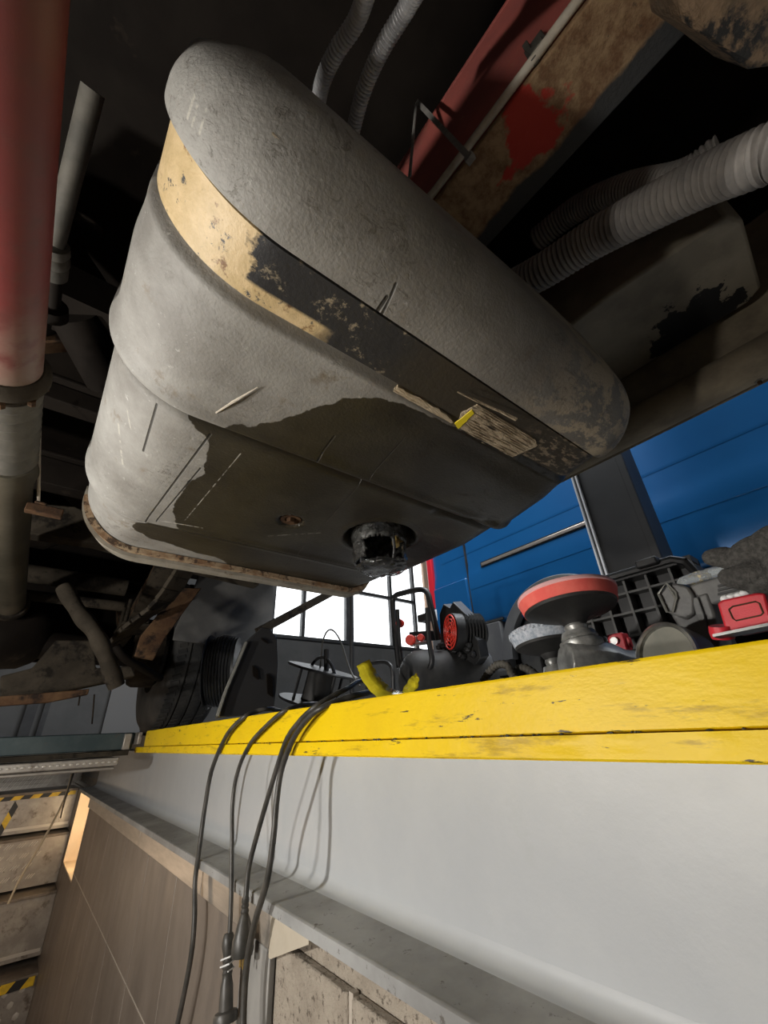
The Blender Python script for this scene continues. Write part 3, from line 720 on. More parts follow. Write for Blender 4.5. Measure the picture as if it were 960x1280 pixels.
ribbon(MB(), [p0, p0.lerp(p1, .5)+Vector((-.003, 0, 0)), p1], (0, .0035, .002), .0008).build('band', 'tie', ct)
MB().box(p1+Vector((-.005, -.006, -.004)), p1+Vector((.005, .007, .007))).build('head', 'tie', ct, bevel=.001)
q0, q1 = U(520, 130, 'x', .285), U(512, 222, 'x', .25)
tag(ribbon(MB(), [q0, q1], (0, .0030, .001), .0008).build('cable_tie', 'tie'), 'narrow grey nylon cable tie hanging beside the red frame rail', 'cable tie')
# two corrugated conduits
for (P_, lb) in (([U(500, -220, 'z', .62), U(470, -60, 'z', .69), U(448, 20, 'z', .74), U(420, 65, 'z', .76), U(404, 100, 'z', .78), U(397, 132, 'z', .80)], 'left one of two thin grey corrugated conduits above the tank'),
                 ([U(590, -200, 'z', .62), U(538, -50, 'z', .69), U(508, 10, 'z', .74), U(478, 60, 'z', .76), U(455, 112, 'z', .78), U(440, 168, 'z', .80)], 'right one of two thin grey corrugated conduits above the tank')):
    tag(corrugated(MB(), P_, .0108, .0052, .0028, 14).build('corrugated_conduit', 'conduit', smooth=False), lb, 'conduit', 'thin corrugated conduits')
big = corrugated(MB(), [(.50, -.75, .50), (.50, -.45, .53), U(1080, 130, 'x', .50), U(960, 192, 'x', .50), U(890, 222, 'x', .51), U(810, 262, 'x', .52), U(740, 300, 'x', .53), (.53, .16, .73), (.53, .26, .78)], .0315, .0088, .0042, 32)
tag(big.build('corrugated_hose', 'hose_grey', smooth=True), 'thick dusty grey corrugated hose crossing at the upper right', 'hose')
sm = corrugated(MB(), [U(900, 190, 'x', .62), U(850, 222, 'x', .62), U(780, 236, 'x', .63), U(720, 262, 'x', .64), U(670, 300, 'x', .64)], .026, .008, .003, 20)
tag(sm.build('corrugated_hose', 'hose_grey', smooth=True), 'thinner corrugated hose behind the thick grey hose', 'hose')
# box to the right
bp = thing('storage_box', (.7, 0, .5), 'dark dusty plastic box beside the tank with a black wet patch', 'box')
B = MB()
BP = [U(795, 560, 'z', .53), U(705, 380, 'z', .56), U(905, 255, 'z', .60), U(945, 300, 'z', .56), U(955, 395, 'z', .53)]
B.prism([(.70, -.085, .73), (.73, -.10, .73), (.905, -.085, .725), (.925, -.06, .725), (.925, .8, .725), (.68, .8, .73), (.68, .10, .73)], (.0, 0, .2))
B.build('shell', 'dark_box', bp, bevel=.006)
sl_ = MB(); sl_.tube([(.925, .95, .595), (.925, .17, .595), (.925, -.02, .595), (.925, -.6, .595)], [.040, .040, .040, .04], 16)
sl_.build('bottom_rail', 'sill', bp, smooth=True)
MB().box((.965, -.9, .57), (.975, .95, .95)).build('edge_plate', 'sill', bp, bevel=.006)
bl = thing('hanging_bolt', U(947, 468, 'x', .93), 'small rusty bolt hanging below the box edge against the blue van', 'bolt')
c0 = U(947, 474, 'x', .93)
MB().cyl(c0+Vector((0, 0, .03)), c0-Vector((0, 0, .012)), .0035, 10).build('shank', 'underbody_rust', bl, smooth=True)
MB().lathe([(0, -.006), (.0075, -.006), (.0075, .003), (0, .003)], 6, Matrix.Translation(c0)).build('nut', 'rod_grey', bl)
# rusty bracket top right
rb = MB()
P_ = [U(845, -20, 'z', .70), U(856, 28, 'z', .70), U(900, 58, 'z', .69), U(938, 88, 'z', .69), U(965, 84, 'z', .69), U(1040, 40, 'z', .69), U(1000, -60, 'z', .69)]
rb.prism(P_, (0, .01, .085))
tag(rb.build('spring_bracket', mat('bracket_rust', (.36, .25, .155), (.20, .15, .10), 22, .8, 0, .9, 40, c3=(.045, .045, .045), s3=14, t3=(.54, .6), bd=.008), bevel=.006), 'rusty flaking steel bracket at the top right corner', 'bracket')

# ------------------------------------------------------------------ propeller shaft
ps = thing('propeller_shaft', (-.168, .7, .5), 'faded red propeller shaft along the left side with yoke and bellows', 'drive shaft')
SX, SZ = -.163, .505
MB().tube([(SX, y, SZ) for y in np.linspace(-.5, .665, 20)], .0445, 40).build('tube', 'shaft_red', ps, smooth=True)
MB().lathe([(.0, -.0), (.047, 0), (.052, .006), (.056, .012), (.056, .024), (.050, .034), (.045, .042), (.045, .052), (0, .052)], 40, frame((SX, .664, SZ), (0, 1, 0))).build('yoke', 'underbody_dust', ps, smooth=True)
MB().lathe([(0, 0)]+[q for i in range(9) for q in ((.040, i*.026), (.0475, i*.026+.013))]+[(.040, 9*.026), (0, 9*.026)], 36, frame((SX, .72, SZ), (0, 1, 0))).build('bellows', 'rod_grey', ps, smooth=True)
MB().tube([(SX, .96, SZ), (SX, 1.0, SZ), (SX-.004, 1.05, SZ), (SX-.004, 2.14, SZ-.0)], [.043, .050, .046, .046], 32).build('rear_tube', 'shaft_grey', ps, smooth=True)
MB().lathe([(0, 0), (.055, 0), (.06, .01), (.06, .03), (.05, .04), (0, .04)], 24, frame((SX-.004, 2.13, SZ-.0), (0, 1, 0))).build('rear_flange', 'underbody_dust', ps, smooth=True)
bt = MB()
for i in range(8):
    a = i*PI/4+.2; c_ = Vector((SX+.048*math.cos(a), .70, SZ+.048*math.sin(a))); bt.lathe([(0, .0), (.006, .0), (.006, .012), (0, .012)], 6, frame(c_, (0, 1, 0)))
bt.build('bolts', 'underbody_rust', ps)['kind'] = 'stuff'
# thin rod with a coupling
rd = thing('linkage_rod', U(85, 250, 'z', .62), 'thin grey rod with ribbed rubber coupling beside the red shaft', 'rod')
ra, rb_ = U(116, 112, 'z', .70), U(68, 305, 'z', .62); rc, re_ = U(70, 345, 'z', .62), U(66, 400, 'z', .62)
MB().cyl(ra, rb_, .0125, 16, .0125).build('rod', 'rod_grey', rd, smooth=True)
ax_ = (re_-rb_).normalized(); L = (rc-rb_).length
MB().lathe([(0, 0), (.018, 0), (.019, L*.2), (.016, L*.3), (.019, L*.4), (.019, L*.55), (.016, L*.63), (.018, L*.72), (.017, L), (0, L)], 20, frame(rb_, ax_)).build('coupling', 'rod_grey', rd, smooth=True)
MB().cyl(rc, re_, .009, 12).lathe([(0, 0), (.02, 0), (.021, .02), (.012, .03), (0, .03)], 16, frame(re_-ax_*.03, ax_)).build('lower_stem', 'underbody', rd, smooth=True)

# ------------------------------------------------------------------ dark running gear to the left and far
def gear(name, lb, cat, mb, m='underbody', **k): return tag(mb.build(name, m, **k), lb, cat)
gb = MB(); blob(gb, (-.26, .84, .86), (.16, .16, .14), 2, .25, 3, 1.6); gb.box((-.16, .70, .72), (-.02, .80, .80)); gb.cyl((-.13, .74, .73), (-.05, .86, .70), .045, 20)
gear('gearbox', 'dark oily gearbox casing behind the red propeller shaft', 'gearbox', gb, smooth=True)
c0 = U(80, 268, 'y', .72); c1 = U(128, 290, 'y', .74)
gear('dished_cover', 'small dusty oval cover next to the thin grey rod', 'cover', blob(MB(), (c0+c1)/2, (.034, .02, .012), 4, .1, 3), 'underbody_dust', smooth=True)
c0 = U(62, 395, 'y', .85)
gear('rusty_bracket', 'rusty brown bracket plate under the ribbed coupling', 'bracket', MB().prism([U(50, 385, 'y', .86), U(60, 397, 'y', .86), U(128, 412, 'y', .86), U(95, 425, 'y', .86), U(48, 428, 'y', .86)], (0, .05, .01)), 'underbody_rust', bevel=.004)
for i, (y, z, h, d_) in enumerate(((1.05, .74, .05, .05), (1.42, .70, .09, .06))):
    c = MB().box((-1.3, y, z), (.30, y+d_, z+h)).box((-1.3, y-.02, z+h), (.30, y+d_+.02, z+h+.012))
    gear('crossmember', ('nearer' if i == 0 else 'farther')+' dark steel crossmember spanning left of the tank', 'crossmember', c, 'underbody', bevel=.004)
gear('crossmember', 'broad dusty steel crossmember just behind the tank end', 'crossmember', MB().prism([(-1.0, 1.60, .61), (-.2, 1.60, .60), (.02, 1.60, .61), (.30, 1.60, .585), (.62, 1.60, .56), (.62, 1.60, .66), (.1, 1.60, .69), (-.06, 1.60, .73), (-.22, 1.60, .70), (-1.0, 1.60, .70)], (0, .06, 0)), 'underbody_dust', bevel=.006)
gear('torsion_tube', 'long dark tube running across beneath the crossmembers', 'tube', MB().cyl((-1.1, 2.30, .70), (.22, 2.30, .68), .04, 20), 'underbody_dust', smooth=True)
gear('torsion_tube', 'slim dark tube lower down next to the axle', 'tube', MB().cyl((-1.1, 2.21, .575), (.22, 2.21, .565), .022, 16), 'underbody_dust', smooth=True)
# wire with small clip plate
wr_ = thing('hanging_wire', U(50, 575, 'y', 1.0), 'thin taut wire ending in a small rusty clip plate', 'wire')
a, b = U(50, 505, 'y', 1.0), U(48, 636, 'y', 1.1)
MB().cyl(a, b, .0032, 8).build('wire', 'beige_line', wr_, smooth=True)
MB().box(b+Vector((-.022, -.01, -.012)), b+Vector((.045, .01, .008))).box(b+Vector((-.01, -.012, .008)), b+Vector((.012, .008, .014))).build('clip_plate', 'underbody_rust', wr_, bevel=.002)
# rear axle, leaf spring, drum
ax = thing('rear_axle', (0, 2.35, .4), 'dark rear axle with brake drum below the truck far end', 'axle')
MB().tube([(-1.15, 2.38, .40), (-.5, 2.38, .40), (-.35, 2.38, .41), (.15, 2.38, .40), (.32, 2.38, .40)], [.055, .06, .075, .05, .045], 24).build('axle_tube', 'underbody', ax, smooth=True)
blob(MB(), (-.17, 2.38, .44), (.17, .16, .15), 3, .12, 3, 2).build('differential', 'underbody', ax, smooth=True)
MB().lathe([(0, 0), (.15, 0), (.16, .02), (.16, .1), (.14, .12), (0, .12)], 32, frame((.335, 2.40, .40), (1, 0, 0))).build('brake_drum', 'underbody_dust', ax, smooth=True)
lf = thing('leaf_spring', (.3, 1.9, .5), 'stack of rusty steel spring leaves rising towards the tank end', 'leaf spring')
for i in range(5):
    P_ = []
    L = 1-.13*i
    for j in range(13):
        t = (j/12*2-1)*L; P_.append((.285+i*.0, 2.28+t*.56, .50+.20*t*t+.016*i))
    ribbon(MB(), P_, (.035, 0, 0), .0065).build('leaf', 'underbody_rust' if i % 2 else 'underbody_dust', lf)
ub = MB()
for y in (2.20, 2.36):
    for x in (.24, .33): ub.cyl((x, y, .48), (x, y, .60), .008, 8)
ub.box((.225, 2.17, .478), (.345, 2.39, .489)); ub.build('clamp', 'underbody_dust', lf)
# diagonal bars seen below the tank lip
a, b = U(238, 700, 'y', 1.45), U(160, 795, 'y', 1.75)
dv = MB(); ribbon(dv, smoothpath([U(245, 690, 'y', 1.42), U(205, 750, 'y', 1.52), U(165, 782, 'y', 1.62), U(140, 812, 'y', 1.8)], 4), (.032, .01, .02), .007)
gear('stay_bar', 'dusty curved steel bar slanting down from the tank end', 'bar', dv, 'underbody_dust', bevel=.002)
dv = MB(); dv.prism([U(252, 735, 'y', 1.62), U(232, 762, 'y', 1.62), U(205, 800, 'y', 1.62), U(192, 825, 'y', 1.62), U(168, 820, 'y', 1.62), U(176, 795, 'y', 1.62), U(196, 770, 'y', 1.62), U(226, 735, 'y', 1.62)], (0, .02, 0))
gear('stay_plate', 'rusty ragged plate just behind the curved stay bar', 'plate', dv, 'underbody_rust', bevel=.003)
dv = MB().cyl(U(412, 742, 'y', 1.9), U(322, 790, 'y', 1.9), .026, 4)
gear('stay_bar', 'straight dark strut slanting across the bright far window', 'bar', dv, 'underbody_dust')
hp = smoothpath([U(80, 735, 'y', 1.7), U(98, 765, 'y', 1.65), U(118, 790, 'y', 1.6), U(132, 820, 'y', 1.6), U(146, 858, 'y', 1.62)])
gear('air_hose', 'thick dusty hose drooping in front of the axle', 'hose', MB().tube(hp, [.024+.002*math.sin(i*.7) for i in range(len(hp))], 16), 'underbody_dust', smooth=True)
hp = smoothpath([U(140, 800, 'y', 1.75), U(155, 822, 'y', 1.75), U(178, 835, 'y', 1.8), U(200, 848, 'y', 1.9)])
gear('air_hose', 'thin dark hose between the axle hose and the tyre', 'hose', MB().tube(hp, .014, 12), 'underbody', smooth=True)
lw = MB(); lw.prism([U(0, 880, 'y', 1.9), U(60, 868, 'y', 1.9), U(170, 845, 'y', 1.9), U(165, 832, 'y', 1.9), U(120, 835, 'y', 1.9), U(118, 800, 'y', 1.9), U(70, 800, 'y', 1.9), U(40, 835, 'y', 1.9), U(0, 845, 'y', 1.9)], (0, .08, 0))
gear('axle_guard', 'ragged dusty guard plate hanging lowest under the axle', 'plate', lw, 'underbody_dust', bevel=.006)
lw = MB(); lw.prism([U(-20, 884, 'y', 1.8), U(60, 878, 'y', 1.8), U(110, 868, 'y', 1.8), U(112, 861, 'y', 1.8), U(55, 866, 'y', 1.8), U(-20, 872, 'y', 1.8)], (0, .03, 0))
gear('lower_bar', 'thin rusty bar along the bottom of the axle guard', 'bar', lw, 'underbody_rust', bevel=.003)
gear('dark_backdrop', 'added dark backdrop sheet closing the view behind the axle', 'panel', MB().box((-1.3, 2.86, .40), (.42, 2.89, 1.2)))  # added sheet that keeps the gaps between the members dark
gear('air_tank', 'dark cylindrical air tank high behind the crossmembers', 'air tank', MB().lathe([(0, 0), (.09, .01), (.12, .05), (.12, .62), (.09, .66), (0, .67)], 32, frame((-.75, 2.1, .86), (1, 0, 0))), smooth=True)
# hanging small ties
for (x, y0, y1) in ((101, 862, 882), (118, 868, 905)):
    gear('drip_wire', 'thin wire end dangling under the %s' % ('axle hose tip' if x == 118 else 'guard plate next to the axle hose'), 'wire', MB().cyl(U(x, y0, 'y', 1.85), U(x-3, y1, 'y', 1.85), .0025, 6), 'underbody')

# tyre
ty = thing('truck_tyre', (.62, 2.55, FZ), 'black truck tyre standing on the workshop floor behind the reel', 'tyre')
TR, TCY, TX = .40, 2.66, .475
TW = .285
pr = [(.20, 0), (.30, -.006), (.355, .0), (.385, .02), (.392, .04)]
gx = [.04, .085, .09, .135, .14, .185, .19, .24]
prof = [(.20, .0), (.30, -.006), (.36, .002), (.388, .022), (.396, .045)]
for q in (.09, .145, .20):
    prof += [(.400, q-.005), (.388, q-.004), (.388, q+.004), (.400, q+.005)]
prof += [(.396, TW-.045), (.388, TW-.022), (.36, TW-.002), (.30, TW+.006), (.20, TW)]
MB().lathe(prof, 96, frame((TX, TCY, FZ+.40), (1, 0, 0))).build('casing', 'tyre', ty, smooth=True)
MB().lathe([(.0, .06), (.12, .06), (.19, .03), (.205, .0), (.205, TW), (.19, TW-.03), (0, TW-.03)], 48, frame((TX, TCY, FZ+.40), (1, 0, 0))).build('wheel_rim', 'underbody_dust', ty, smooth=True)
lug = MB()
for k_ in range(84):
    a = 2*PI*k_/84
    for q in (.047, .112, .168, .222):
        m = frame((TX, TCY, FZ+.40), (1, 0, 0))@Matrix.Rotation(a+(.03 if q > .1 else 0), 4, 'Z')@Matrix.Translation((.4005, 0, q))@Matrix.Rotation(.35, 4, 'X')
        lug.box((-.006, -.009, -.019), (.003, .009, .019), m)
lug.build('tread_blocks', 'tyre', ty)['kind'] = 'stuff'
mf = MB(); mf.prism([U(216, 800, 'y', 2.20), U(219, 786, 'y', 2.20), U(240, 742, 'y', 2.20), U(250, 715, 'y', 2.20), U(342, 715, 'y', 2.20), U(340, 800, 'y', 2.20), U(318, 812, 'y', 2.20)], (0, .012, 0))
tag(mf.build('mudflap', 'mudflap', bevel=.003), 'flat grey mudguard panel hanging above the tyre', 'mudflap')

# ------------------------------------------------------------------ cables over the rail
def cable(lb, P, r=.0047):
    t = thing('power_cable', P[2], lb, 'cable', 'black cables draped over the yellow rail')
    MB().tube(smoothpath(P, 10), r, 12).build('cord', 'cable', t, smooth=True); return t
def X(px, py, x=.400): return U(px, py, 'x', x)
def XS(*a): return [U(px, py, 'x', x) for px, py, x in a]
cable('leftmost of the four black cables over the yellow rail, hanging lowest', [(.9, 1.3, .047), (.72, 1.12, .052)]+XS((356, 889, .56), (338, 886, .47), (320, 889, .432), (303, 898, .4015), (283, 920, .398), (265, 962, .398), (256, 1010, .4), (250, 1055, .4), (244, 1100, .401), (243, 1150, .401), (238, 1200, .402), (222, 1280, .402), (200, 1370, .402)), .0052)
c2 = cable('second cable from the left, ending in a two-pin plug hung below the beam', [(.9, 1.15, .047), (.74, 1.0, .056)]+XS((402, 880, .56), (386, 880, .47), (370, 883, .432), (352, 891, .402), (330, 910, .399), (312, 931, .4), (298, 962, .4), (291, 1000, .4), (290, 1060, .4), (289, 1120, .4), (287, 1172, .4)), .0043)
c3 = cable('third cable from the left, ending in a short fat plug at the flange edge', [(.92, .95, .047), (.74, .90, .07)]+XS((458, 852, .56), (434, 861, .47), (414, 871, .432), (392, 885, .402), (374, 902, .399), (358, 925, .4), (346, 960, .4), (334, 1000, .4), (321, 1045, .4), (311, 1085, .396), (307, 1125, .394)), .0047)
cable('rightmost of the four black cables over the rail, passing before both plugs', [(.9, .85, .048), (.74, .84, .07)]+XS((474, 865, .56), (450, 868, .47), (428, 874, .434), (402, 885, .3995), (384, 899, .392), (366, 925, .392), (352, 962, .392), (346, 1000, .39), (342, 1045, .388), (334, 1100, .386), (318, 1155, .384), (308, 1210, .384), (304, 1280, .384), (306, 1370, .384)), .0052)
# plug 1 : schuko style with pins
a, b = X(286, 1166, .398), X(283, 1245, .398); d_ = (b-a).normalized(); L = (b-a).length
m = frame(a, d_, (0, 1, 0))
pl = MB()
pl.lathe([(0, 0), (.0075, 0), (.0105, .006), (.0115, .016), (.008, .028), (.0072, .036)]+[(r_, .036+i*.0035) for i, r_ in enumerate((.009, .0075, .009, .0075, .009, .0078))]+[(.0085, .058), (.0105, .066), (.0115, .085), (.0115, .094), (.018, .096), (.020, .100), (.0195, .108), (0, .108)], 20, m)
pb = pl.build('plug_body', 'cable', c2, smooth=True)
pn = MB()
for q in (-.0055, .0055): pn.cyl(m@Vector((q, 0, .107)), m@Vector((q, 0, .127)), .0021, 8)
pn.build('pin', 'brass', c2, smooth=True)
wt = MB(); wt.tube([m@Vector((.012*math.cos(t*1.6), .012*math.sin(t*1.6), .026+.0022*t)) for t in range(11)], .0013, 6)
wt.build('wire_tie', 'white', c2, smooth=True)
a, b = X(307, 1122, .394), X(303, 1190, .394); d_ = (b-a).normalized(); m = frame(a, d_, (0, 1, 0))
MB().lathe([(0, 0), (.0065, 0), (.0065, .006), (.0055, .008), (.007, .011), (.0058, .014), (.0075, .018), (.0062, .021), (.009, .027), (.014, .042), (.0175, .052), (.0185, .066), (.017, .074), (0, .075)], 20, m).build('plug_body', 'cable', c3, smooth=True)
pn = MB()
for q in (-.0065, .0065): pn.cyl(m@Vector((q, 0, .074)), m@Vector((q, 0, .088)), .0021, 8)
pn.build('pin', 'brass', c3, smooth=True)

# ------------------------------------------------------------------ reels
rl = thing('hose_reel', U(290, 880, 'x', .62), 'black reel wound with hose behind a slanted black side plate', 'reel')
hub = U(281, 838, 'x', .66)
rlm = frame(hub, (.86, -.50, .05))
cr = MB()
for i in range(9):
    R_ = .150-.0015*abs(i-4)**1.5
    cr.lathe([(R_+.0062*math.cos(a), -.056+i*.0125+.0062*math.sin(a)) for a in [q*PI/4 for q in range(9)]], 64, rlm)
cr.build('hose_coil', 'coil', rl, smooth=True)
MB().lathe([(0, -.068), (.158, -.068), (.160, -.066), (.158, -.063), (0, -.063)], 48, rlm).lathe([(0, -.06), (.14, -.06), (.14, .06), (0, .06)], 40, rlm).build('drum', 'black_plastic', rl, smooth=True)
PP = [(268, 898), (276, 872), (290, 838), (303, 806), (312, 797), (326, 785), (336, 787), (344, 799), (345, 830), (343, 862), (340, 885), (318, 893)]
sp_ = MB().prism([U(x, y, 'y', 1.22) for x, y in PP], (0, -.014, 0)); sp_.build('side_plate', 'post_black', rl, bevel=.003)
for q in ((326, 800, 334, 803), (315, 835, 322, 848), (333, 845, 340, 870)):
    MB().prism([U(q[0], q[1]-3, 'y', 1.204), U(q[2], q[1]+2, 'y', 1.204), U(q[2]+1, q[3]+2, 'y', 1.204), U(q[0]+1, q[3]-3, 'y', 1.204)], (0, -.003, 0)).build('slot', 'underbody', rl)
rib = MB(); rib.tube([U(x, y, 'y', 1.20) for x, y in ((272, 895), (283, 862), (296, 832), (308, 803))], .005, 6); rib.build('edge_rib', 'grey_metal', rl, smooth=True)

r2 = thing('cable_reel', U(402, 872, 'x', .80), 'flat black cable reel with raised carrying loop near the window', 'reel')
c1_ = U(404, 838, 'x', .78); mm = frame(c1_, (.12, -.30, 1))
MB().lathe([(0, -.004), (.125, -.004), (.128, 0), (.125, .004), (0, .004)], 48, mm).build('upper_flange', 'black_plastic', r2, smooth=True)
MB().lathe([(0, -.105), (.05, -.105), (.05, -.004), (0, -.004)], 24, mm).build('hub', 'black_rubber', r2, smooth=True)
MB().lathe([(0, -.112), (.125, -.112), (.128, -.108), (.125, -.104), (0, -.104)], 48, mm).build('lower_flange', 'black_plastic', r2, smooth=True)
for q in ((-1, -1), (-1, 1), (1, -1), (1, 1)):
    MB().cyl(mm@Vector((q[0]*.06, q[1]*.06, -.104)), mm@Vector((q[0]*.06, q[1]*.06, -.004)), .005, 8).build('post', 'black_plastic', r2, smooth=True)
def arch(p, q, h, n=14): 
    p, q = Vector(p), Vector(q); return [p.lerp(q, i/n)+Vector((0, 0, h*math.sin(PI*i/n)**.6)) for i in range(n+1)]
MB().tube(arch(U(386, 842, 'x', .78), U(418, 842, 'x', .78), .055), .0055, 8).build('carry_loop', 'black_plastic', r2, smooth=True)
MB().tube(smoothpath([U(400, 838, 'x', .79), U(404, 800, 'x', .79), U(413, 787, 'x', .79), U(425, 800, 'x', .80), U(438, 838, 'x', .80), U(450, 858, 'x', .80)]), .0032, 8).build('loose_cable', 'cable', r2, smooth=True)
MB().cyl(U(408, 838, 'x', .78), U(408, 812, 'x', .78), .009, 12).build('socket', 'black_plastic', r2, smooth=True)
# steel pipe stand in front of the window
sd_ = thing('pipe_stand', U(441, 850, 'x', 1.25), 'thin dark upright pipe standing in front of the far window', 'pipe')
p = U(440, 850, 'x', 1.25); MB().cyl((p.x, p.y, FZ), (p.x, p.y, .95), .012, 12).build('pipe', 'post_black', sd_, smooth=True)
MB().box((p.x-.12, p.y-.12, FZ), (p.x+.12, p.y+.12, FZ+.012)).build('foot', 'post_black', sd_)
# chair-like handle behind the tape
hp = smoothpath([U(458, 870, 'x', .95), U(462, 833, 'x', .95), U(468, 829, 'x', .95), U(482, 828, 'x', .95), U(490, 836, 'x', .95), U(492, 862, 'x', .95)])
tag(MB().tube(hp, .007, 8).build('cart_handle', 'black_plastic', smooth=True), 'low black tubular handle right behind the yellow tape', 'handle')
# yellow tape strip
def strip2(name, P, Q, lb):
    mb = MB(); n = len(P); vs = []
    for i_, (a, b) in enumerate(zip(P, Q)):
        jx = Vector((random.uniform(-.0015, .0015), random.uniform(-.001, .001), random.uniform(-.0005, .001))); vs += [a+jx, a.lerp(b, .5)+Vector((random.uniform(-.003, .003), 0, 0)), b-jx]
    mb.add(vs, [(3*i+q, 3*i+q+1, 3*i+q+4, 3*i+q+3) for i in range(n-1) for q in (0, 1)])
    o = mb.build(name, 'ytape', smooth=True); s = o.modifiers.new('s', 'SOLIDIFY'); s.thickness = .0012; return tag(o, lb, 'tape')
P_ = smoothpath([U(446, 833, 'x', .50), U(452, 848, 'x', .485), U(464, 866, 'x', .47), U(482, 874, 'x', .46), U(505, 868, 'x', .455)], 5)
Q_ = smoothpath([U(462, 825, 'x', .52), U(470, 840, 'x', .51), U(480, 852, 'x', .50), U(492, 862, 'x', .50), U(512, 866, 'x', .49)], 5)
strip2('adhesive_tape', P_, Q_, 'crumpled strip of clear yellow tape on the rail by the cables')
P_ = smoothpath([U(503, 866, 'x', .47), U(512, 850, 'x', .48), U(522, 842, 'x', .49)], 5); Q_ = smoothpath([U(512, 868, 'x', .46), U(522, 860, 'x', .47), U(524, 848, 'x', .48)], 5)
strip2('adhesive_tape', P_, Q_, 'small folded end of yellow tape right of the longer strip')

# ------------------------------------------------------------------ compressor
cm = thing('air_compressor', U(550, 860, 'x', 1.25), 'black air compressor with round fan grille and tubular guard frame', 'compressor')
a, b = U(517, 846, 'x', 1.12), U(600, 846, 'x', 1.32)
tk = MB(); ax_ = (b-a).normalized(); L = (b-a).length
a = a+Vector((0, 0, -.012)); b = b+Vector((0, 0, -.012))
tk.lathe([(0, -.06), (.05, -.052), (.085, -.03), (.105, 0), (.11, .03), (.11, L), (.10, L+.035), (.06, L+.06), (0, L+.065)], 32, frame(a, ax_)); tk.build('air_tank', 'black_rubber', cm, smooth=True)
fc = U(566, 790, 'x', 1.19)
fn = Vector((-.90, .42, .03))
fm = frame(fc, fn)
mtm = MB(); pf_ = [(0, -.125), (.045, -.125), (.055, -.115)]
for i in range(6): pf_ += [(.074, -.105+i*.0125), (.064, -.099+i*.0125)]
pf_ += [(.075, -.03), (.0, -.03)]
mtm.lathe(pf_, 24, fm); mtm.build('motor', 'black_plastic', cm)
sh = MB(); sh.prism([U(x, y, 'x', 1.21) for x, y in [(549, 768), (554, 755), (562, 760), (566, 752), (576, 762), (584, 770), (586, 788), (597, 800), (601, 822), (594, 832), (584, 826), (560, 820), (551, 806)]], (.05, 0, .01)); sh.build('shroud', 'black_plastic', cm, bevel=.003)
gr = MB()
for rr in (.062, .048, .034, .02): gr.lathe([(rr+.003*math.cos(t), .012+.003*math.sin(t)) for t in [q*PI/3 for q in range(7)]], 36, fm)
for i in range(8): gr.cyl(fm@Vector((.01*math.cos(i*PI/4), .01*math.sin(i*PI/4), .012)), fm@Vector((.062*math.cos(i*PI/4), .062*math.sin(i*PI/4), .012)), .0025, 6)
gr.build('fan_grille', 'red_knob', cm, smooth=True)['label'] = 'round red fan grille'
MB().lathe([(0, -.03), (.07, -.03), (.07, .008), (.066, .008), (.066, -.0), (0, -.0)], 32, fm).build('fan_housing', 'black_plastic', cm, smooth=True)
fp = smoothpath([U(499, 835, 'x', 1.15), U(495, 800, 'x', 1.15), U(491, 755, 'x', 1.15), U(494, 745, 'x', 1.15), U(505, 741, 'x', 1.15), U(524, 737, 'x', 1.15), U(534, 741, 'x', 1.15), U(539, 760, 'x', 1.15), U(548, 800, 'x', 1.17)])
MB().tube(fp, .012, 10).build('guard_frame', 'black_plastic', cm, smooth=True)
fp = smoothpath([U(497, 762, 'x', 1.12), U(499, 800, 'x', 1.12), U(503, 838, 'x', 1.12)]); MB().tube(fp, .008, 10).build('guard_frame', 'black_plastic', cm, smooth=True)
fp = smoothpath([U(534, 760, 'x', 1.10), U(536, 800, 'x', 1.10), U(540, 825, 'x', 1.10), U(536, 838, 'x', 1.10)]); MB().tube(fp, .010, 10).build('guard_frame', 'black_plastic', cm, smooth=True)
MB().box(U(522, 778, 'x', 1.2), U(531, 766, 'x', 1.2)+Vector((.05, 0, 0))).prism([U(511, 790, 'x', 1.2), U(538, 788, 'x', 1.2), U(538, 800, 'x', 1.2), U(511, 801, 'x', 1.2)], (.04, 0, 0)).build('pressure_switch', 'black_plastic', cm, bevel=.002)
for px, py, rr in ((500, 779, .017), (513, 800, .021), (526, 797, .014)):
    c_ = U(px, py, 'x', 1.14); MB().lathe([(0, .01), (rr*.8, .01), (rr, .006), (rr, -.01), (0, -.01)], 14, frame(c_, (-.8, -.5, 0))).build('knob', 'red_knob', cm, smooth=True)['label'] = 'red knob'
cn = MB(); cn.cyl(U(514, 806, 'x', 1.16), U(535, 803, 'x', 1.16), .008, 10); cn.cyl(U(520, 795, 'x', 1.16), U(520, 810, 'x', 1.16), .007, 10); cn.build('air_fitting', 'chrome', cm, smooth=True)
mc_ = MB()
for i in range(14):
    p = U(random.uniform(548, 592), random.uniform(806, 832), 'x', 1.20); blob(mc_, p, (.014, .014, .014), i, .4, 1)
mc_.build('fins', 'black_plastic', cm)['kind'] = 'stuff'
# grey hose tangle right of the compressor
for i, (P_, lb) in enumerate((([(604, 852), (612, 840), (622, 831), (634, 832), (641, 845), (650, 852)], 'coiled dull grey hose between compressor and polishers'), ([(640, 853), (646, 838), (656, 835), (668, 842), (674, 850)], 'short loop of grey hose next to the small polisher'))):
    tag(corrugated(MB(), [U(x, y, 'x', .62+.02*i) for x, y in P_], .0072, .007, .0015, 10).build('air_hose', 'rod_grey', smooth=True), lb, 'hose')

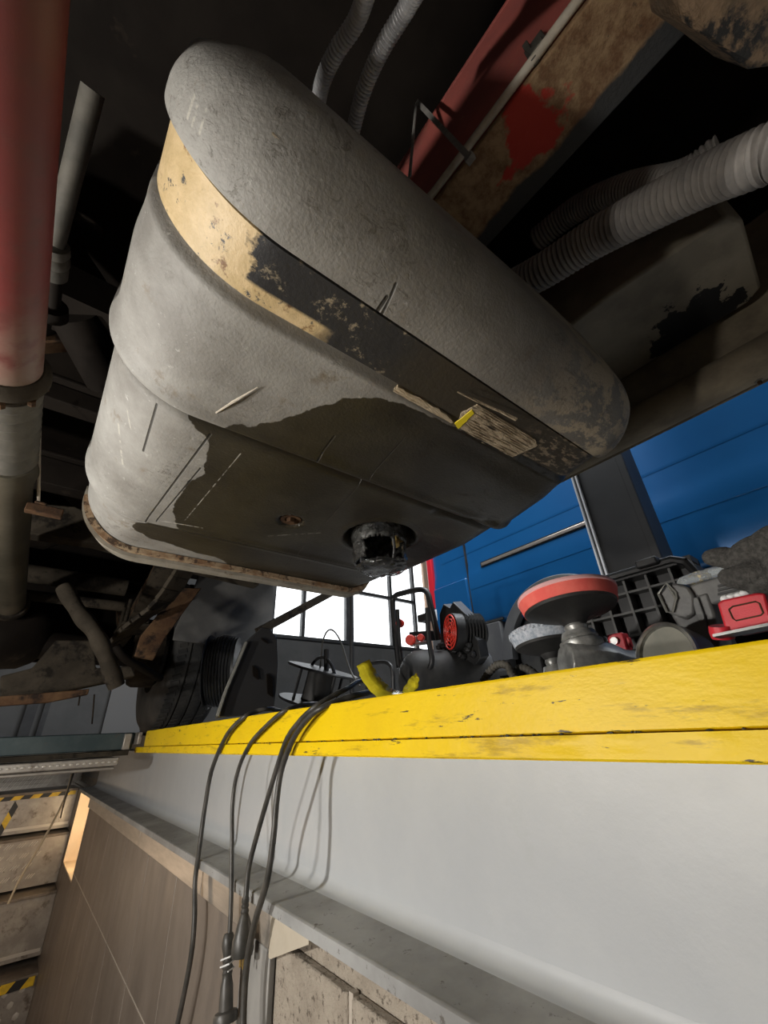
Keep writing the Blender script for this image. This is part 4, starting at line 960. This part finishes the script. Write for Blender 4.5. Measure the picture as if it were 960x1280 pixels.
# ------------------------------------------------------------------ polishers
def polisher(lb, c, R, foam, edge, axis, body_dir, sc):
    t = thing('polisher', (c.x, c.y, FZ), lb, 'polisher')
    m = frame(c, axis, (0, 1, 0))
    MB().lathe([(0, 0), (R*.93, 0), (R*.985, -.002), (R*1.0, -.006), (R*.94, -.021), (0, -.021)], 48, m).build('pad', foam, t, smooth=True)
    MB().lathe([(R*.93, .0025), (R*.985, .0025), (R*1.012, .000), (R*1.016, -.003), (R*.99, -.0045), (R*.93, -.002), (R*.93, .0025)], 48, m).build('pad_edge', edge, t, smooth=True)
    MB().lathe([(0, -.021), (R*.93, -.0212), (R*.9, -.025), (R*.62, -.032), (R*.3, -.038), (R*.2, -.048), (0, -.048)], 40, m).build('backing_plate', 'black_rubber', t, smooth=True)
    hx = m@Vector((0, 0, 0))
    MB().lathe([(0, -.044), (.014*sc, -.044), (.017*sc, -.050), (.015*sc, -.056), (.023*sc, -.058), (.026*sc, -.066), (.024*sc, -.069), (.030*sc, -.072), (.030*sc, -.080), (.027*sc, -.084), (0, -.084)], 28, m).build('gear_head', 'cast', t, smooth=True)
    y = Vector(body_dir).normalized(); mb_2 = frame(m@Vector((0, 0, -.104)), y, axis)
    hb = MB(); hb.lathe([(0, -.034*sc), (.026*sc, -.034*sc), (.034*sc, -.015*sc), (.034*sc, .03*sc), (.027*sc, .05*sc), (.027*sc, .07*sc), (0, .07*sc)], 10, mb_2); hb.build('gear_case', 'cast', t, bevel=.002)
    MB().lathe([(0, .07*sc), (.028*sc, .07*sc), (.030*sc, .08*sc), (.028*sc, .16*sc), (0, .16*sc)], 20, mb_2).build('handle', 'black_plastic', t, smooth=True)
    return t, m
c0 = U(707, 745, 'x', .615)
polisher('larger polisher with a thick red foam pad facing up', c0, .073, 'red_foam', 'pink_foam', (.06, .10, 1), (.75, -.5, -.12), 1.0)
c0 = U(677, 790, 'x', .60); c0 = U(680, 789, 'x', .66)
t_, m_ = polisher('smaller polisher with a fluffy grey-blue pile pad', c0, .058, 'wool', 'wool', (.02, .10, 1), (.9, .3, -.1), .8)
tf_ = MB()
for i in range(96):
    a = i*2*PI/96; blob(tf_, m_@Vector((.057*math.cos(a), .057*math.sin(a), -.004+.003*(i % 2))), (.0035, .0035, .0035), i, .3, 1)
tf_.build('pile', 'wool', t_)['kind'] = 'stuff'
# low clutter
rc_ = thing('red_clamp', U(773, 803, 'x', .74), 'small red clamp block in front of the open case', 'clamp')
c_ = U(773, 802, 'x', .74); MB().box(c_+Vector((-.01, -.014, -.02)), c_+Vector((.012, .012, .012))).box(c_+Vector((-.004, -.02, -.012)), c_+Vector((.004, -.012, .004))).build('block', 'red_plastic', rc_, bevel=.002)
MB().cyl(c_+Vector((-.01, 0, .0)), c_+Vector((-.016, 0, 0)), .006, 12).build('screw', 'chrome', rc_, smooth=True)
wr2 = MB(); p0, p1 = U(754, 800, 'x', .66), U(766, 824, 'x', .64); ribbon(wr2, [p0, p1], (0, .0025, 0), .0015); wr2.lathe([(.003, -.002), (.006, -.002), (.006, .002), (.003, .002), (.003, -.002)], 14, frame(p0, (1, 0, 0)))
tag(wr2.build('spanner', 'cast', smooth=True), 'small metal spanner leaning beside the large polisher', 'spanner')
# open case lid
cs = thing('tool_case', (.93, .35, FZ), 'open black plastic tool case with gridded upright lid', 'case')
LX = .905
zt = .272; ya, yb = .205, .56
out = [(ya+.010, zt-.016+.005), (ya+.03, zt), (yb-.02, zt), (yb, zt-.02), (yb, .062), (ya, .062), (ya, zt-.04)]
lid = MB(); lid.box((LX+.05, ya, .062), (LX+.056, yb, zt-.004)); lid.build('lid_panel', 'black_plastic', cs)
rim = MB(); rim.tube([(LX+.01, y, z) for y, z in out]+[(LX+.01, out[0][0], out[0][1])], .008, 8); rim.box((LX+.01, ya, zt-.012), (LX+.056, yb, zt+.0)); rim.box((LX+.01, ya-.003, .062), (LX+.056, ya+.004, zt-.02)); rim.build('lid_rim', 'black_plastic', cs, smooth=True)
for i in range(1, 8):
    y = ya+(yb-ya)*i/8; MB().box((LX+.02, y-.0022, .062), (LX+.05, y+.0022, zt-.012)).build('rib', 'toolgrey', cs)
for z in (.105, .150, .195, .235):
    MB().box((LX+.022, ya, z-.0022), (LX+.05, yb, z+.0022)).build('rib', 'toolgrey', cs)
MB().box((.80, ya, FZ+.002), (LX+.04, yb, .075)).build('case_base', 'black_plastic', cs, bevel=.006)
for y_ in (ya+.05, yb-.13): MB().box((LX-.01, y_, zt-.004), (LX+.03, y_+.04, zt+.012)).build('latch', 'black_plastic', cs, bevel=.003)
# round lamp head lying down
tr = thing('work_torch', U(835, 815, 'x', .56), 'round grey torch head lying on its side on the rail edge', 'torch')
c_ = U(831, 822, 'x', .535); m = frame(c_, (-.80, .30, .14))
MB().lathe([(0, -.075), (.016, -.075), (.018, -.05), (.034, -.035), (.038, -.01), (.038, 0), (.036, .0005), (.0345, -.002), (.034, -.006)], 40, m).build('head', 'grey_metal', tr, smooth=True)
MB().lathe([(0, -.005), (.034, -.006)], 40, m).build('lens', 'glass_dull', tr, smooth=True)
MB().lathe([(.034, -.001), (.036, .001), (.0385, 0), (.0385, -.004), (.034, -.001)], 40, m).build('bezel', 'chrome', tr, smooth=True)
MB().cyl(m@Vector((0, 0, -.075)), m@Vector((.0, 0, -.15)), .014, 20).build('body', 'toolgrey', tr, smooth=True)
# grey battery tool / charger
tl = thing('charger_unit', U(870, 800, 'x', .62), 'angular dark grey plastic power unit with open hexagonal nose', 'charger')
tx = .60
hexo = [(823, 741), (833, 729), (841, 737), (846, 760), (836, 766), (830, 762)]
nose = MB(); nose.prism([U(x, y, 'x', tx-.005) for x, y in [(824, 742), (833, 730), (845, 729), (860, 733), (868, 745), (868, 768), (858, 775), (834, 766)]], (.045, 0, 0)); nose.build('nose', 'toolgrey', tl, bevel=.003)
hx = MB(); pr_ = [U(x, y, 'x', tx-.008) for x, y in [(823, 742), (833, 729), (845, 749), (841, 765), (834, 765)]]
hx.tube(pr_+[pr_[0]], .0016, 6); hx.tube([U(833, 729, 'x', tx-.008), U(845, 741, 'x', tx-.006), U(846, 749, 'x', tx-.008)], .0016, 6); hx.build('nose_rim', 'grey_metal', tl, smooth=True)
bd = MB(); bd.prism([U(x, y, 'x', tx) for x, y in [(838, 768), (868, 745), (884, 740), (893, 765), (900, 808), (862, 815), (852, 790)]], (.05, 0, 0)); bd.build('body', 'toolgrey', tl, bevel=.003)
bd = MB(); bd.prism([U(x, y, 'x', tx-.004) for x, y in [(864, 748), (872, 746), (880, 768), (890, 812), (883, 813), (872, 775)]], (.02, 0, 0)); bd.build('rib', 'toolgrey', tl, bevel=.001)
bd = MB(); bd.prism([U(x, y, 'x', tx+.002) for x, y in [(860, 732), (925, 712), (932, 745), (905, 752), (870, 760)]], (.06, 0, 0)); bd.build('top_block', 'toolgrey', tl, bevel=.003)
for q in range(3):
    MB().prism([U(x, y+q*5, 'x', tx-.002) for x, y in [(897, 731), (926, 724), (926, 727), (897, 734)]], (.004, 0, 0)).build('vent_slot', 'black_plastic', tl)
cb = thing('parts_box', U(890, 720, 'x', .60), 'clear plastic parts box lying on the grey power unit', 'box')
MB().prism([U(x, y, 'x', tx) for x, y in [(844, 730), (848, 722), (868, 714), (905, 707), (935, 703), (935, 711), (855, 731)]], (.07, 0, 0)).build('clear_shell', 'clear', cb, bevel=.002)
sc_ = MB()
for i in range(12): sc_.cyl(U(random.uniform(862, 890), random.uniform(716, 722), 'x', tx+random.uniform(.01, .04)), U(random.uniform(862, 890), random.uniform(714, 722), 'x', tx+random.uniform(.01, .04)), .002, 6)
sc_.build('screws', 'brass', cb)['kind'] = 'stuff'
# red box with rounded frame, on a steel strip
rx = thing('red_case', U(930, 785, 'x', .50), 'small red plastic case with a raised frame on its front', 'case')
rxp = [(896, 754), (902, 750), (944, 741), (956, 741), (965, 775), (962, 780), (912, 790), (906, 787)]
MB().prism([U(x, y, 'x', .500) for x, y in rxp], (.045, 0, 0)).build('shell', 'red_plastic', rx, bevel=.003)
fr2 = [U(x, y, 'x', .4995) for x, y in [(911, 762), (916, 758), (944, 752), (949, 754), (954, 766), (951, 769), (920, 776), (916, 773)]]
MB().tube(fr2+[fr2[0]], .0007, 6).build('front_frame', 'underbody_rust', rx, smooth=True)
bl_ = MB()
for i, x in enumerate((906, 914, 923, 930)): blob(bl_, U(x, 748-i*2, 'x', .512), (.004, .004, .003), i, .3, 2)
bl_.build('white_tips', 'white', rx, smooth=True)
rn_ = MB(); rn_.lathe([(0, -.006), (.009, -.006), (.010, 0), (.009, .006), (0, .006)], 24, frame(U(902, 790, 'x', .505), (-.3, -.2, 1)))
tag(rn_.build('red_disc', 'red_plastic', smooth=True), 'small round red plastic disc lying left of the red case', 'disc')
ru = MB(); ribbon(ru, [U(896, 796, 'x', .487), U(985, 778, 'x', .487)], (.012, 0, 0), .0012)
tag(ru.build('steel_ruler', 'chrome'), 'thin bright steel strip lying under the red case', 'ruler')
# knitted glove : fingers and palm, fused by a remesh
gl = MB()
def finger(P, R): gl.tube(smoothpath(P, 5), np.interp(np.linspace(0, 1, (len(P)-1)*5+1), np.linspace(0, 1, len(R)), R), 14); blob(gl, P[0], (R[0]*.98,)*3, 0, 0, 2)
gz = .60
finger([U(890, 697, 'x', gz), U(905, 697, 'x', gz), U(925, 702, 'x', gz), U(955, 708, 'x', gz+.01)], [.0105, .013, .0135, .0135])
finger([U(927, 692, 'x', gz-.01), U(942, 686, 'x', gz-.01), U(965, 682, 'x', gz-.01), U(1000, 690, 'x', gz)], [.0125, .0145, .015, .016])
finger([U(955, 676, 'x', gz-.012), U(975, 670, 'x', gz-.012), U(1010, 682, 'x', gz)], [.0125, .014, .016])
finger([U(912, 722, 'x', gz-.015), U(928, 722, 'x', gz-.015), U(950, 718, 'x', gz-.01), U(1000, 712, 'x', gz)], [.0115, .0145, .0165, .018])
finger([U(945, 735, 'x', gz-.012), U(965, 730, 'x', gz-.012), U(1005, 715, 'x', gz)], [.010, .013, .016])
blob(gl, U(1010, 700, 'x', gz), (.035, .040, .030), 2, .1, 3)
go = gl.build('work_glove', 'knit', smooth=True); rmz = go.modifiers.new('r', 'REMESH'); rmz.mode = 'VOXEL'; rmz.voxel_size = .002; rmz.use_smooth_shade = True
tag(go, 'dark grey knitted work glove lying fingers-left over the tools', 'glove')

# ------------------------------------------------------------------ lift post and van
lp = thing('lift_post', (1.85, .6, FZ), 'tall black lift post with pale edge strips in front of the van', 'post')
MB().box((1.80, .49, FZ), (1.95, .705, 2.6)).build('column', 'post_black', lp, bevel=.004)
MB().box((1.79, .49, FZ), (1.80, .52, 2.6)).build('edge_fold', 'post_black', lp, bevel=.002)
MB().box((1.785, .703, FZ), (1.80, .712, 2.6)).build('edge_strip', 'white_trim', lp, bevel=.001)
MB().box((1.785, .722, FZ), (1.80, .730, 2.6)).build('edge_strip', 'white_trim', lp, bevel=.001)
MB().box((1.80, .705, FZ), (1.81, .735, 2.6)).build('edge_rubber', 'black_rubber', lp)
van = thing('van', (3.3, -.2, FZ), 'blue panel van parked beyond the lift post', 'van')
VX = 2.4; VR = 2.36
prof = [(VX+.02, .63), (VX, .68), (VX-.008, .95), (VX, 1.04), (VX+.012, 1.12), (VX+.012, 1.5), (VX+.03, 1.9), (VX+.09, 2.4), (VX+.3, 2.62), (VX+1.0, 2.68), (VX+1.9, 2.4), (VX+1.95, .63)]
MB().prism([(x, -3.2, z) for x, z in prof], (0, VR+3.2, 0)).build('body', 'van_blue', van, bevel=.03)
zr = U(667, 680, 'x', VX).z
rg = MB(); rg.box((VX-.004, U(737, 655, 'x', VX).y-.06, zr-.020), (VX+.012, U(600, 700, 'x', VX).y, zr+.020)); rg.build('rail_groove', 'black_plastic', van)
rg = MB(); rg.box((VX-.010, U(737, 655, 'x', VX).y-.06, zr-.012), (VX+.012, U(600, 700, 'x', VX).y-.01, zr+.010)); rg.build('slide_rail', 'alu', van, bevel=.003)
# body creases and panel gaps
cz = U(780, 640, 'x', VX).z
MB().box((VX-.0088, -3, zr-.162), (VX+.02, VR-.43, zr-.150)).build('crease', 'van_blue', van)
MB().box((VX+.0108, -3, zr+.135), (VX+.02, VR-.15, zr+.150)).build('crease', 'van_blue', van)
MB().box((VX-.010, VR-.42, .66), (VX+.02, VR-.414, 2.3)).build('panel_gap', 'black_rubber', van)
MB().prism([(VX-.012, VR-.40, .66), (VX-.012, VR-.02, .66), (VX-.012, VR-.02, 1.02), (VX-.012, VR-.40, 1.02)], (.02, 0, 0)).build('rear_quarter_panel', 'van_blue', van, bevel=.012)
MB().box((VX-.016, VR-.05, .86), (VX+.06, VR+.012, 1.55)).build('tail_light', 'lens_red', van, bevel=.01)['label'] = 'red tail light'
MB().box((VX-.018, VR-.055, .76), (VX+.06, VR+.008, .858)).build('tail_light', 'white_trim', van, bevel=.01)['label'] = 'pale lower tail light lens'
MB().box((VX+.0, 1.72, .30), (VX+.1, VR+.05, .655)).build('rear_bumper', 'van_grey', van, bevel=.02)
MB().box((VX+.01, -3.2, .36), (VX+.1, .86, .635)).build('side_cladding', 'van_grey', van, bevel=.02)
MB().box((VX+.0, 1.70, .645), (VX+.03, VR, .66)).build('trim_strip', 'black_rubber', van)
WC = Vector((VX, 1.30, FZ+.34))
MB().lathe([(.37, -.01), (.44, -.012), (.45, .0), (.45, .05), (.37, .05), (.37, -.01)], 40, frame(WC, (1, 0, 0), (0, 1, 0))@Matrix.Rotation(0, 4, 'Z'), PI, 0).build('arch_cladding', 'van_grey', van, smooth=True)
wl = MB(); wl.lathe([(.20, .03), (.32, .02), (.345, .04), (.345, .2), (.2, .2)], 40, frame(WC, (1, 0, 0))); wl.build('wheel', 'tyre', van, smooth=True)
MB().lathe([(0, .02), (.06, .02), (.08, .06), (.17, .05), (.20, .03), (.20, .08), (0, .1)], 30, frame(WC, (1, 0, 0))).build('wheel_rim', 'grey_metal', van, smooth=True)
MB().box((VX+.2, -3, .35), (VX+1.8, VR-.1, .64)).build('chassis', 'underbody', van)

# sub-parts: small pieces that belong to a part
bpy.context.view_layer.update()
def under(child, parent):
    for o in [o for o in bpy.data.objects if o.name.split('.')[0] == child and o.parent]:
        c = [q for q in o.parent.children if q.name.split('.')[0] == parent]
        if c: o.location = o.location-c[0].location; o.parent = c[0]
for c_, p_ in (('fan_grille', 'fan_housing'), ('pad_edge', 'pad'), ('pile', 'pad'), ('pin', 'plug_body'), ('wire_tie', 'plug_body'), ('lens', 'head'), ('bezel', 'head'),
               ('valve', 'collar'), ('hanging_cap', 'collar'), ('tape_fibres', 'strap'), ('slide_rail', 'rail_groove'), ('bolts', 'yoke'), ('nose_rim', 'nose'), ('vent_slot', 'top_block'), ('front_frame', 'shell'), ('edge_rib', 'side_plate'), ('slot', 'side_plate'), ('tread_blocks', 'casing')):
    under(c_, p_)
tr_ = [o for o in stair.children if o.name.startswith('riser_plate')]
for o in [o for o in stair.children if o.name.startswith('raised_pattern')]:
    b_ = min(tr_, key=lambda q: abs(q.data.vertices[0].co.y+q.location.y-o.data.vertices[0].co.y-o.location.y)); o.location = o.location-b_.location; o.parent = b_
